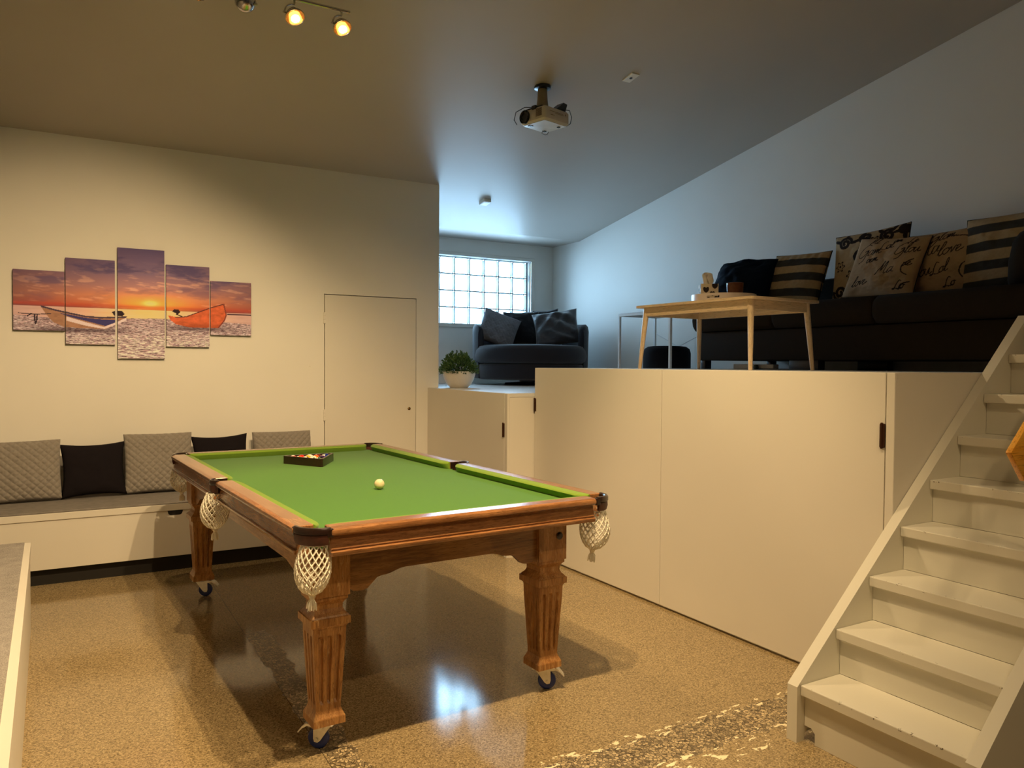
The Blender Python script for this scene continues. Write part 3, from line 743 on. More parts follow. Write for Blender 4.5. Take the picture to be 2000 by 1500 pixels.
# ------------------------------------------------------------------ cushions
def pillow_mesh(name, w, h, t, n=26, pinch=.07, seed=0, wrinkle=.012, disp=None, color=None, power=.42, fold=None, nb=None):
    u = np.linspace(-1, 1, n + 1); U, V = np.meshgrid(u, u)
    X = w / 2 * U * (1 - pinch * (1 - V * V) * U * U); Z = h / 2 * V * (1 - pinch * (1 - U * U) * V * V)
    T = t / 2 * (np.clip((1 - U ** 2) * (1 - V ** 2), 0, 1)) ** power
    m = np.clip((1 - U ** 4) * (1 - V ** 4), 0, 1) ** .6
    wr = (fbm(U * 2.2 + 3, V * 2.2 + seed, 4, seed) - .5) * 2 * wrinkle * m
    F = T + wr; B = T + (fbm(U * 2 + 9, V * 2 + seed, 3, seed + 5) - .5) * wrinkle * m
    if fold is not None: F = F + fold(U, V) * m
    if disp is not None: F = F + disp(U * w / 2, V * h / 2) * (np.clip(T / (t / 2), 0, 1) ** .3); 
    N = (n + 1) ** 2
    vf = np.stack([X, -F, Z + h / 2], -1).reshape(-1, 3); vb = np.stack([X, B, Z + h / 2], -1).reshape(-1, 3)
    idx = np.arange(N).reshape(n + 1, n + 1); bidx = idx + N
    bidx[0, :], bidx[-1, :], bidx[:, 0], bidx[:, -1] = idx[0, :], idx[-1, :], idx[:, 0], idx[:, -1]
    q = lambda I: np.stack([I[:-1, :-1], I[:-1, 1:], I[1:, 1:], I[1:, :-1]], -1).reshape(-1, 4)
    fs = np.concatenate([q(idx), q(bidx)[:, ::-1]])
    used = np.unique(fs); mp = np.full(2 * N, -1); mp[used] = np.arange(len(used))
    vs = np.concatenate([vf, vb])[used]
    me = bpy.data.meshes.new(name); me.from_pydata(vs.tolist(), [], mp[fs].tolist())
    me.polygons.foreach_set('use_smooth', [True] * len(me.polygons)); me.update()
    if color is not None:
        c = color(U, V).reshape(-1, 3); set_print(me, np.concatenate([c, c])[used])
    return me
def weave(s, amp):
    def f(x, z):
        a, b = (x + z) / (s * 1.414), (x - z) / (s * 1.414)
        fa, fb = a - np.floor(a), b - np.floor(b); par = (np.floor(a) + np.floor(b)) % 2
        long_, cross = np.where(par > .5, fa, fb), np.where(par > .5, fb, fa)
        return amp * (np.sqrt(np.clip(1 - (2 * cross - 1) ** 2, 0, 1)) * (.45 + .55 * np.sin(PI * np.clip(long_, 0, 1))) - .3)
    return f
def put_pillow(o, loc, rz, lean=0.0, roll=0.0):
    o.matrix_world = Matrix.Translation(loc) @ Matrix.Rotation(rz, 4, 'Z') @ Matrix.Rotation(-lean, 4, 'X') @ Matrix.Rotation(roll, 4, 'Y')
WOOL = fabric('taupe_wool', rgb(142, 136, 130), 500, .5, .95, .2, .15, .2)
BLACKF = fabric('black_cotton', rgb(28, 24, 28), 900, .25, .95, .2, .12)
def link_pillow(name, me, mat, label, group=None, cat='cushion'):
    o = bpy.data.objects.new(name, me); me.materials.append(mat); COL.objects.link(o)
    return tag(o, label, cat, group)
def piping(o, w, h, mat, pinch=.07, r=.004):
    pts = []
    for k in range(4):
        for s_ in np.linspace(-1, 1, 12)[:-1]:
            u, v = [(s_, -1), (1, s_), (-s_, 1), (-1, -s_)][k]
            pts.append((w / 2 * u * (1 - pinch * (1 - v * v) * u * u), 0, h / 2 * v * (1 - pinch * (1 - u * u) * v * v) + h / 2))
    pts.append(pts[0])
    p = MB().tube(pts, r, 6, False).build('piping', mat, o, 60); return p
for k, (xc, wd, ht, seed, lab, roll, yy) in enumerate(((-.262, .455, .435, 1, 'taupe woven cushion leftmost on the long bench', -.02, 6.40), (.612, .485, .455, 2, 'taupe woven cushion between the two black cushions', 0, 6.43), (1.556, .48, .435, 3, 'taupe woven cushion nearest the hatch door', .0, 6.43))):
    me = pillow_mesh('woven_cushion', wd, ht, .15, 156, .03, seed, .010, weave(.036, .013), None, .30)
    o = link_pillow('woven_cushion', me, WOOL, lab, 'taupe woven cushions'); put_pillow(o, (xc, yy, .508), .0, .27, roll)
for k, (xc, wd, ht, seed, lab, roll) in enumerate(((.172, .43, .405, 6, 'plain black cushion with dark corners between two woven cushions', -.02), (1.072, .43, .43, 8, 'plain black cushion half hidden behind the pool table', -.03))):
    me = pillow_mesh('black_cushion', wd, ht, .13, 30, .10, seed, .016, None, None, .42)
    o = link_pillow('black_cushion', me, BLACKF, lab, 'black bench cushions'); put_pillow(o, (xc, 6.405, .508), 0, .30, roll)

# ------------------------------------------------------------------ ceiling lights
CHROME = plain('chrome', (.62, .60, .57), .14, 1.0, .03)
def emit(name, col, s):
    m = MT(name); m.n.remove(m.b); e = m.node('ShaderNodeEmission'); e.inputs['Color'].default_value = (*col, 1); e.inputs['Strength'].default_value = s
    m.link(e.outputs[0], m.out.inputs['Surface']); return m.m
BULB = emit('lit_bulb', (1, .86, .62), 150.0)
AMBER = MT('amber_glass'); AMBER.set(Roughness=.1); AMBER.b.inputs['Base Color'].default_value = (1, .62, .25, 1); AMBER.b.inputs['Transmission Weight'].default_value = .85; AMBER.b.inputs['IOR'].default_value = 1.15
AMBER = AMBER.m
def light_bar(name, label, y, xs, aims, watts, lit, x0, x1, zbar):
    root = thing(name, label, 'ceiling light', ((x0 + x1) / 2, y, zbar))
    o = root.location.copy(); R = lambda b: rel(b, o)
    R(MB().tube([(x0, y, zbar), (x1, y, zbar)], .0095, 12)).build('bar', CHROME, root, 40)
    xm = (x0 + x1) / 2; zr = zc(y)
    R(MB().lathe([(.0, 0), (.055, 0), (.055, -.022), (.045, -.028), (0, -.028)], (xm, y, zr + .004), 28)).build('canopy', CHROME, root, 40)
    R(MB().tube([(xm, y, zr - .02), (xm, y, zbar)], .007, 10)).build('stem', CHROME, root, 40)
    for x, aim, on in zip(xs, aims, lit):
        d = Vector(aim).normalized(); c = Vector((x, y, zbar - .088))
        h = MB(); h.tube([(x, y, zbar), (x, y, zbar - .03)], .006, 8)
        side_ = d.cross(Vector((0, 0, 1))).normalized()
        up_ = Vector((0, 0, 1))
        h.tube([c + .058 * (math.cos(t) * up_ + math.sin(t) * side_) for t in np.linspace(0, PI / 2, 9)], .0045, 8)
        M = Matrix.Translation(c) @ d.to_track_quat('Z', 'Y').to_matrix().to_4x4()
        h.lathe([(.010, -.034), (.026, -.030), (.042, -.016), (.052, .004), (.054, .016), (.050, .016), (.046, .004), (.036, -.012), (.022, -.024), (.0, -.028)], (0, 0, 0), 28, M)
        h.tube([c + side_ * .050, c + side_ * .066], .006, 8)
        hd = R(h).build('spot_head', CHROME, root, 40)
        R(MB().lathe([(.050, .014), (.053, .018), (.040, .026), (.026, .029), (.026, .026), (.040, .022), (.048, .015)], (0, 0, 0), 28, M)).build('glass_ring', AMBER, hd, 40)
        bulbm = BULB if on else BRONZE
        R(MB().lathe([(.001, -.020), (.020, -.012), (.024, .004), (.019, .018), (.010, .024), (.001, .026)], (0, 0, 0), 16, M)).build('bulb', bulbm, hd, 60)
        if on:
            l = bpy.data.lights.new('spot_lamp', 'SPOT'); l.energy = watts; l.color = LAMP_COL; l.spot_size = math.radians(98); l.spot_blend = .55; l.shadow_soft_size = .03
            lo = bpy.data.objects.new('spot_lamp', l); COL.objects.link(lo)
            lo.matrix_world = Matrix.Translation(c + d * .045) @ d.to_track_quat('-Z', 'Y').to_matrix().to_4x4()
    return root
light_bar('ceiling_spotlight_bar', 'chrome bar of round spotlights on the ceiling over the pool table', 4.326, (.586, .836, 1.100, 1.366), ((-.15, .62, -.8), (.25, .55, .80), (.10, -.45, -.85), (.14, -.48, -.82)), FAR_W, (1, 0, 1, 1), .47, 1.414, 3.505)
light_bar('ceiling_spotlight_bar', 'chrome bar of round spotlights on the ceiling above the viewer', 1.95, (.55, .84, 1.13, 1.44), ((-.2, .2, -1), (-.20, .60, -1), (.15, .2, -1), (.0, .60, -1)), NEAR_W, (0, 1, 0, 1), .45, 1.54, zc(1.95) - .10)
light_bar('ceiling_spotlight_bar', 'added unseen bar of chrome spotlights on the ceiling behind the viewer', -.60, (1.05, 1.34, 1.63, 1.94), ((-.2, .2, -1), (-.12, .40, -1), (.15, .2, -1), (-.10, .40, -1)), BACK_W, (0, 1, 0, 1), .95, 2.04, zc(-.60) - .10)  # unseen bar, added for the light on stairs and front-facing surfaces

# ------------------------------------------------------------------ ceiling fittings
WPLAST = plain('white_plastic', (.86, .85, .82), .4, 0, .03)
BPLAST = plain('black_plastic', (.012, .012, .014), .35, 0, .1)
slope = math.atan(SL)
def on_ceiling(x, y): return Matrix.Translation((x, y, zc(y))) @ Matrix.Rotation(-slope if y < 7.7 else 0, 4, 'X')
p = MB().box(-.035, .035, -.058, .058, -.008, .003, .003).build('ceiling_plate', WPLAST); p.matrix_world = on_ceiling(3.543, 4.440)
tag(p, 'white cable plate with dark centre hole on the sloping ceiling', 'wall plate')
MB().lathe([(0, -.0105), (.011, -.0105), (.011, -.006), (0, -.006)], (0, 0, 0), 14).build('cable_hole', BPLAST, p)
p = MB().box(-.042, .042, -.055, .055, -.032, .003, .006).build('ceiling_sensor', WPLAST); p.matrix_world = on_ceiling(3.652, 6.880)
tag(p, 'small white box sensor on the ceiling before the glass window', 'sensor')
MB().box(-.03, .03, -.04, .04, -.0335, -.031, .001).build('sensor_face', plain('sensor_face', (.8, .8, .78), .3), p)

# ------------------------------------------------------------------ projector
PJ = thing('projector', 'white projector hanging from a short pole on the ceiling', 'projector', (2.94, 4.645, 3.245), math.radians(14))
PJW = plain('projector_shell', (.62, .58, .51), .38, 0, .04)
PJB = plain('projector_base', (.70, .70, .69), .22, 0, .06, 12)
sh = MB()
sec = lambda i, z: [(p[0], p[1], z) for p in rrect(0 + i, .265 - i, 0 + i, .25 - i, .022 if i < .01 else .016, 4)]
sh.loft([sec(.012, .0), sec(.0, .012), sec(0, .085), sec(.010, .098), sec(.03, .102)])
sh.build('shell', PJW, PJ, 40)
MB().loft([[(p[0], p[1], z) for p in rrect(.018, .247, .018, .232, .014, 3)] for z in (-.004, .001)]).build('base_plate', PJB, PJ, 40)
Ml = Matrix.Translation((0, .196, .05)) @ Matrix.Rotation(-PI / 2, 4, 'Y')
MB().lathe([(.046, -.01), (.048, .012), (.043, .014), (.040, .008), (.026, .004), (.024, .003), (0, .005)], (0, 0, 0), 28, Ml).build('lens', plain('lens_black', (.006, .006, .008), .12), PJ, 40)
g = MB()
for k in range(8): g.box(-.0025, .002, .030, .088, .030 + k * .0072, .0335 + k * .0072)
g.build('vent_grille', plain('vent_brown', rgb(92, 70, 50), .6), PJ)
g = MB(); g.box(.05, .19, -.0012, .002, .066, .0685); g.box(.06, .085, -.0012, .002, .040, .044); g.box(.088, .10, -.0012, .002, .040, .0425); g.box(.11, .20, -.0012, .002, .058, .0605); g.box(.215, .222, -.0012, .002, .062, .074)
g.build('markings', plain('grey_print', rgb(120, 96, 64), .6), PJ)
g = MB(); g.box(.03, .06, .17, .20, -.008, -.003, .002); g.box(.20, .22, .05, .07, -.010, -.003, .002); g.box(.20, .22, .19, .21, -.010, -.003, .002); g.build('foot', BPLAST, PJ)
g = MB()
zt_ = zc(4.79) - 3.245
g.tube([(.10, .12, .100), (.10, .12, .115)], .05, 20); g.tube([(.10, .12, .110), (.10, .12, .18), (.10, .12, zt_ - .02)], [.046, .038, .034], 20)
g.build('pole', plain('pole_grey', rgb(146, 134, 108), .45, .3), PJ, 40)
MB().lathe([(0, 0), (.060, .012), (.062, .03), (0, .03)], (.10, .12, zt_ - .028), 24).build('ceiling_cap', BPLAST, PJ, 40)
g = MB(); g.box(.01, .19, .04, .20, .101, .108, .003); g.box(-.005, .02, .09, .13, .085, .115, .004); g.loft([[(.15, .02, .108), (.24, .02, .105), (.24, .10, .105), (.15, .10, .108)], [(.23, .03, .170), (.27, .03, .165), (.27, .09, .165), (.23, .09, .170)]])
g.build('bracket', BPLAST, PJ)
g = MB()
g.tube([(.04, .12, .112), (-.03, .17, .108), (-.06, .23, .08), (-.055, .255, .03), (-.03, .25, .0)], .003, 6)
g.tube([(.18, .03, .115), (.25, -.01, .108), (.285, .0, .07), (.295, .02, .03), (.265, .04, .005)], .003, 6)
g.tube([(.19, .20, .0), (.20, .22, -.02), (.225, .21, -.028), (.24, .20, -.02), (.245, .19, .0)], .0022, 6)
g.build('cable', BPLAST, PJ, 60)
# ------------------------------------------------------------------ coffee table on the upper platform
BEECH = [wood('pale_beech_%s' % 'xyz'[i], rgb(206, 178, 138), rgb(220, 194, 156), rgb(230, 208, 174), i, .8, .42, .1) for i in range(3)]
ct_yaw = math.atan2(-.082, 1.0) * -1 * 0 + math.atan2(.045, .65)
ct = thing('coffee_table', 'pale wooden coffee table with splayed legs in front of the sofa', 'coffee table', (3.575, 3.296, PZ), .035)
CW, CL, CH = .650, 1.072, .450
MB().prism(rrect(0, CW, 0, CL, .03, 5), CH - .016, CH, 'xy').build('tabletop', BEECH[1], ct, 40)
for (x0, x1, y0, y1, ax) in ((.045, .067, .05, CL - .05, 1), (CW - .067, CW - .045, .05, CL - .05, 1), (.067, CW - .067, .05, .072, 0), (.067, CW - .067, CL - .072, CL - .05, 0)):
    MB().box(x0, x1, y0, y1, CH - .075, CH - .0165, .002).build('apron', BEECH[ax], ct)
for sx in (0, 1):
    for sy in (0, 1):
        tx, ty_ = (.062, CW - .062)[sx], (.066, CL - .066)[sy]
        bx, by = (.030, CW - .030)[sx], (.034, CL - .034)[sy]
        MB().tube([(bx, by, 0), (lerp(bx, tx, .5), lerp(by, ty_, .5), CH * .5), (tx, ty_, CH - .017)], [.0125, .0175, .0215], 18).build('leg', BEECH[2], ct, 50)
# tray, tissue box and brown pot
TT = PZ + CH
tr = thing('serving_tray', 'round white serving tray with slotted handles on the coffee table', 'tray', (3.87, 3.824, TT + .0008))
TRAYM = plain('white_tray', rgb(226, 214, 204), .35, 0, .03)
b = MB(); b.lathe([(.0, 0), (.212, 0), (.2145, .004), (.2145, .010), (.0, .010)], (0, 0, 0), 64); b.build('base', TRAYM, tr, 40)
rim = MB(); n = 96; ho = math.atan2(-3.75, -3.87) - .32
def solid(i, z0, z1):
    a0, a1 = 2 * PI * i / n, 2 * PI * (i + 1) / n
    r0, r1 = .2075, .2145
    rim.loft([[(r0 * math.cos(a), r0 * math.sin(a), z0), (r1 * math.cos(a), r1 * math.sin(a), z0), (r1 * math.cos(a), r1 * math.sin(a), z1), (r0 * math.cos(a), r0 * math.sin(a), z1)] for a in (a0, a1)])
for i in range(n):
    a = 2 * PI * (i + .5) / n
    d = min(abs((a - ho + PI) % (2 * PI) - PI), abs((a - ho) % (2 * PI) - PI))
    if d < .21: solid(i, .010, .0225); solid(i, .0375, .054)
    else: solid(i, .010, .054)
rim.build('rim', TRAYM, tr)
tb = thing('tissue_box', 'black and cream heart patterned tissue box on the white tray', 'tissue box', (3.775, 3.872, TT + .011), -.62)
bxv, bxf, bxc = [], [], []
def heart(u, v): return (u * u + v * v - 1) ** 3 - u * u * v ** 3 < 0
def boxface(P, w_, h_, seed):
    n_ = 40; o_ = len(bxv); rnd = random.Random(seed)
    hs = [(.30, .62, .17), (.80, .84, .17), (.66, .40, .14), (.12, .16, .15), (.95, .10, .17), (.42, .12, .10)]
    for j in range(n_ + 1):
        for i in range(n_ + 1):
            u, v = i / n_, j / n_
            bxv.append(P(u, v)); d = any(heart((u - x) / r * 1.1, (v - z) / r * 1.1) for x, z, r in hs)
            bxc.append(rgb(34, 22, 20) if d else rgb(214, 200, 176))
    for j in range(n_):
        for i in range(n_): a_ = o_ + j * (n_ + 1) + i; bxf.append((a_, a_ + 1, a_ + n_ + 2, a_ + n_ + 1))
q_ = .058; hb = .115
boxface(lambda u, v: (-q_ + 2 * q_ * u, -q_, hb * v), 1, 1, 1); boxface(lambda u, v: (q_, -q_ + 2 * q_ * u, hb * v), 1, 1, 2)
boxface(lambda u, v: (q_ - 2 * q_ * u, q_, hb * v), 1, 1, 3); boxface(lambda u, v: (-q_, q_ - 2 * q_ * u, hb * v), 1, 1, 4)
boxface(lambda u, v: (-q_ + 2 * q_ * u, -q_ + 2 * q_ * v, hb), 1, 1, 5); boxface(lambda u, v: (-q_ + 2 * q_ * u, q_ - 2 * q_ * v, 0), 1, 1, 6)
me = bpy.data.meshes.new('carton'); me.from_pydata(bxv, [], bxf); set_print(me, np.array(bxc)); me.materials.append(vcol('tissue_box_print', .6))
o = bpy.data.objects.new('carton', me); COL.objects.link(o); o.parent = tb
t = MB()
for k, (ph, s_) in enumerate(((0, 1), (1.1, .85), (2.2, .9))):
    rings = []
    for j in range(9):
        u = j / 8; wv = .016 + .026 * math.sin(u * PI * .8) * s_
        rings.append([Vector((.004 * (k - 1) + wv * math.cos(ph) * q + .008 * math.sin(5 * u + k + q), wv * math.sin(ph) * q + .010 * math.cos(4 * q + k) * u, .113 + u * .085 * s_ - .012 * u * q * q)) for q in np.linspace(-1, 1, 9)])
    t.loft(rings, False, False)
o = t.build('tissue', plain('tissue_paper', (.8, .77, .74), .9), tb, 60)
pot = MB().lathe([(0, 0), (.040, 0), (.046, .01), (.054, .075), (.056, .118), (.058, .120), (.053, .121), (.050, .075), (.042, .012), (0, .012)], (0, 0, 0), 36).build('brown_pot', plain('brown_glaze', rgb(104, 62, 36), .25, 0, .15, 40), None, 40)
pot.location = (3.885, 3.735, TT + .011); tag(pot, 'small brown glazed pot beside the tissue box on the tray', 'pot')

# ------------------------------------------------------------------ sofa
SOFM = fabric('dark_brown_suede', rgb(44, 36, 27), 700, .3, .95, .2, .12, 0)
so = thing('sofa', 'long dark brown fabric sofa against the right wall', 'sofa', (4.9, 3.4, PZ))
sv = (4.9, 3.4, PZ)
SX, SB = 4.45, 5.37
def sbuild(b, nm, mat=SOFM, sm=40): return rel(b, sv).build(nm, mat, so, sm)
sbuild(MB().box(SX + .03, SB, 2.13, 4.715, PZ + .068, PZ + .300, .022), 'base')
for y0, y1 in ((3.922, 4.735), (3.112, 3.918), (2.14, 3.108)):
    cb = MB(); zs0, zs1 = PZ + .302, PZ + .490
    prof = [(SX + .018, zs0 + .0), (SX - .004, zs0 + .03), (SX - .012, zs0 + .09), (SX - .004, zs0 + .150), (SX + .03, zs1 - .008), (SX + .10, zs1), (SX + .45, zs1 + .012), (5.165, zs1), (5.17, zs0)]
    rings = []
    for t_, k in ((0, .75), (.012, .93), (.035, 1), (.5, 1.0), (1 - .035 / 1, 1), (1 - .012, .93), (1, .75)):
        y = lerp(y0, y1, t_); mx, mz = SX + .3, (zs0 + zs1) / 2
        rings.append([(mx + (x - mx) * (1 - (1 - k) * .06), y, mz + (z - mz) * k) for x, z in prof])
    cb.loft(rings); sbuild(cb, 'seat_cushion', SOFM, 60)
sbuild(MB().box(5.175, SB, 2.14, 4.70, PZ + .30, PZ + .72, .05), 'backrest')
arm = MB()
aprof = [(4.66, PZ + .492), (4.62, PZ + .55), (4.625, PZ + .66), (4.66, PZ + .76), (4.73, PZ + .815), (4.83, PZ + .83), (5.17, PZ + .83), (5.17, PZ + .492)]
arm.loft([[(x + dx, y, z - dz) for x, z in aprof] for y, dx, dz in ((2.14, .02, .02), (2.16, 0, 0), (2.34, 0, 0), (2.385, .012, .012), (2.40, .03, .03))]); sbuild(arm, 'arm', SOFM, 60)
for (y0, y1) in ((4.64, 4.69), (3.55, 3.80), (2.25, 2.35)):
    sbuild(MB().box(SX + .05, SX + .12, y0, y1, PZ + .0, PZ + .07, .004), 'foot', BPLAST)
    sbuild(MB().box(SB - .10, SB - .03, y0, y1, PZ + .0, PZ + .07, .004), 'foot', BPLAST)
# power strip and lead on the floor under the sofa
ps = thing('power_board', 'white power board with a dark plug lying under the sofa', 'power board', (4.62, 4.22, PZ))
MB().box(-.03, .03, -.20, .20, 0.0005, .040, .004).build('body', WPLAST, ps)
MB().lathe([(0, 0), (.016, 0), (.020, .014), (.014, .034), (0, .036)], (-.048, -.05, .001), 16).build('plug', plain('green_plug', rgb(70, 78, 62), .5), ps, 40)
c = MB(); c.tube([(-.046, -.066, .006), (-.06, -.13, .004), (-.045, -.22, .004), (-.06, -.34, .004), (-.03, -.5, .004)], .0035, 6); c.build('lead', BPLAST, ps, 60)

# ------------------------------------------------------------------ cushions on the sofa
CREAM, BRN = lin((172, 150, 116)), lin((44, 34, 28))
def stripes(nb_, first):
    def f(U, V):
        t_ = (1 - V) / 2 * nb_ + first; d = (np.floor(t_) % 2) < .5
        n = fbm(U * 30, V * 30, 2, 3)[..., None] * .25 + .85
        return np.where(d[..., None], lin((62, 60, 56)) * n, CREAM * n)
    return f
GL = {
 'L': [[(.55, 1.0), (.35, 1.1), (.25, .7), (.2, .1), (.05, .0), (.0, .12), (.25, .1), (.7, 0), (.9, .12)]],
 'G': [[(.8, 1.0), (.5, 1.15), (.1, .8), (.0, .3), (.2, 0), (.55, .15), (.7, .55), (.45, .5), (.75, .55), (.65, -.3), (.3, -.5)]],
 'M': [[(.0, .0), (.2, .6), (.3, 1.15), (.32, .3), (.6, 1.1), (.62, .2), (.75, .0), (.95, .2)]],
 'o': [[(.3, .5), (.1, .45), (.02, .2), (.15, 0), (.32, .1), (.36, .35), (.28, .5), (.5, .42)]],
 'a': [[(.38, .45), (.15, .5), (.02, .2), (.12, 0), (.3, .15), (.4, .5), (.38, .1), (.55, .05)]],
 'v': [[(.0, .35), (.1, .5), (.15, .05), (.35, .5), (.5, .42)]],
 'e': [[(.0, .15), (.25, .35), (.22, .5), (.08, .45), (.03, .12), (.2, 0), (.5, .2)]],
 'l': [[(.0, .1), (.25, .7), (.28, 1.1), (.16, 1.05), (.1, .3), (.15, 0), (.38, .12)]],
 'm': [[(.0, 0), (.06, .5), (.1, .1), (.22, .5), (.28, .1), (.4, .5), (.46, .05), (.65, .12)]],
 'u': [[(.0, .5), (.05, .1), (.18, .0), (.32, .5), (.34, .05), (.55, .12)]],
}
ADV = {'L': .75, 'G': .85, 'M': .85, 'o': .42, 'a': .5, 'v': .42, 'e': .42, 'l': .34, 'm': .58, 'u': .48}
def smooth(pts, k=5):
    P = [np.array(p) for p in pts]; P = [P[0]] + P + [P[-1]]; out = []
    for i in range(1, len(P) - 2):
        for j in range(k):
            t_ = j / k; a, b_, c_, d = P[i - 1], P[i], P[i + 1], P[i + 2]
            out.append(tuple(.5 * (2 * b_ + (c_ - a) * t_ + (2 * a - 5 * b_ + 4 * c_ - d) * t_ ** 2 + (3 * b_ - a - 3 * c_ + d) * t_ ** 3)))
    return out + [tuple(P[-2])]
def word(txt, x, y, s_, rot=0.25, shear=.45):
    out = []; cx = 0
    for ch in txt:
        for stq in GL[ch]:
            q = [((px + cx) + shear * py, py) for px, py in smooth(stq)]
            out.append([(x + s_ * (a * math.cos(rot) - b_ * math.sin(rot)), y + s_ * (a * math.sin(rot) + b_ * math.cos(rot))) for a, b_ in q])
        cx += ADV[ch]
    return out
def script_print(words, extra):
    def f(U, V):
        n = fbm(U * 3, V * 3, 3, 6)[..., None]; c = lin((176, 152, 122)) * (.86 + .26 * n)
        for wd in words:
            for stq in word(*wd):
                xs = [p[0] for p in stq]; ys = [p[1] for p in stq]
                m = (U > min(xs) - .03) & (U < max(xs) + .03) & (V > min(ys) - .03) & (V < max(ys) + .03)
                if m.any():
                    d = segdist(U[m], V[m], stq); cm = c[m]; cm[d < .0125] = BRN; c[m] = cm
        for stq in extra:
            d = segdist(U, V, smooth(stq)); c[d < .016] = BRN
        return c
    return f
def spiral(cx, cz, r, a0, turns=1.6): return [(cx + r * (1 - .8 * k / 30) * math.cos(a0 + turns * 2 * PI * k / 30), cz + r * (1 - .8 * k / 30) * math.sin(a0 + turns * 2 * PI * k / 30)) for k in range(31)]
def floral(U, V):
    c = np.ones(U.shape + (3,)) * CREAM * (.9 + .2 * fbm(U * 8, V * 8, 2, 2)[..., None])
    for (x, z, r, a) in ((-.62, .72, .20, 0), (-.05, .80, .17, 2), (.52, .72, .20, 1), (-.70, -.70, .22, 3), (.05, -.45, .2, 2), (.75, .1, .2, 4), (-.15, .25, .2, 5), (.6, -.7, .2, 1), (.92, .85, .14, 2)):
        sp_ = spiral(x, z, r, a); c[segdist(U, V, sp_) < .045] = BRN
        for k in range(3):
            aa = a + 1.4 * k; lx, lz = x + 1.25 * r * math.cos(aa), z + 1.25 * r * math.sin(aa)
            dx, dz = U - lx, V - lz; al = dx * math.cos(aa) + dz * math.sin(aa); ac = -dx * math.sin(aa) + dz * math.cos(aa)
            c[(al / .13) ** 2 + (ac / .05) ** 2 < 1] = BRN
    for (x, z) in ((-.72, .05), (.35, .30), (-.35, -.25), (.2, .62)):
        th = np.arctan2(V - z, U - x); rr = np.hypot(U - x, V - z)
        R = .13 * (1 + .28 * np.cos(6 * th)); c[(rr < R) & (rr > R * .72)] = BRN; c[(rr < R * .72)] = CREAM * 1.1; c[rr < .035] = BRN
        c[(rr < R * .62) & (np.abs(np.sin(3 * th)) < .16) & (rr > .03)] = BRN
    return c
PRINT = vcol('printed_cotton', .9, .3, 900, .12)
PIPE = fabric('dark_piping', rgb(34, 28, 24), 900, .2)
gath = lambda U, V: .006 * np.sin(U * 26) * np.clip((V - .55) / .45, 0, 1)
def sofa_pillow(nm, w_, h_, t_, seed, color, label, y, x, rz=0, lean=.35, roll=0, n=120, pinch=.06, fold=None, z=None):
    me = pillow_mesh(nm, w_, h_, t_, n, pinch, seed, .016, None, color, .40, fold)
    o = link_pillow(nm, me, PRINT, label, None); put_pillow(o, (x, y, PZ + .497 if z is None else z), -PI / 2 + rz, lean, roll)
    piping(o, w_, h_, PIPE, pinch); return o
sofa_pillow('striped_cushion', .56, .44, .15, 3, stripes(7, 1), 'dark and cream striped cushion at the left of the sofa beside the navy one', 4.165, 4.92, -.05, .30, .05, 90, .05, gath)
sofa_pillow('floral_cushion', .60, .53, .14, 5, floral, 'cream cushion with dark brown scroll and flower pattern, behind the script cushion', 3.545, 5.02, 0, .14, -.05, 150, .05)
sofa_pillow('script_cushion', .54, .46, .14, 9, script_print([('Gam', -.78, .22, .34), ('oem', -.45, .05, .22), ('Lol', -.22, .48, .26), ('Glou', .28, .30, .30), ('Ma', -.05, -.35, .34), ('love', -.72, -.72, .28), ('ue', .62, -.05, .22), ('Lo', .5, -.78, .24), ('Ml', -.55, .68, .22), ('am', .12, .74, .2), ('Le', .52, .72, .2)],
             [[(.84, .2), (.64, .02), (.62, -.2), (.78, -.3)], [(.9, -.5), (.7, -.6), (.66, -.76)]]), 'cream cushion with brown handwriting print, tilted in front of the floral one', 3.375, 4.86, .02, .34, .10, 170, .05)
sofa_pillow('script_cushion', .54, .45, .14, 12, script_print([('Glom', -.2, .55, .30), ('Ma', -.40, .12, .40), ('love', .10, .10, .36), ('Glou', -.72, -.55, .34), ('Lol', -.05, -.45, .30), ('am', -.8, .35, .2), ('Lo', .3, -.85, .24)],
             [[(.95, -.0), (.72, -.15), (.66, -.4), (.74, -.55)], [(.9, -.2), (.8, -.4), (.86, -.55)], [(.3, .75), (.7, .7), (.92, .6)]]), 'cream cushion with brown handwriting print between the tilted script and right striped cushions', 3.035, 4.99, 0, .22, -.02, 170, .05)
sofa_pillow('striped_cushion', .62, .50, .16, 7, stripes(8, 1), 'dark and cream striped cushion at the right end of the sofa by the stairs', 2.560, 4.99, 0, .20, -.02, 90, .05)
# navy cushion slumped at the left end
me = pillow_mesh('navy_cushion', .58, .43, .26, 34, .03, 21, .05, None, None, .5)
NAVY = fabric('navy_velvet', rgb(5, 20, 38), 700, .2, .9, .25, .15, 0)
o = link_pillow('navy_cushion', me, NAVY, 'slumped dark navy cushion at the left end of the sofa'); put_pillow(o, (4.80, 4.62, PZ + .530), -PI / 2 + .12, .50, .03)

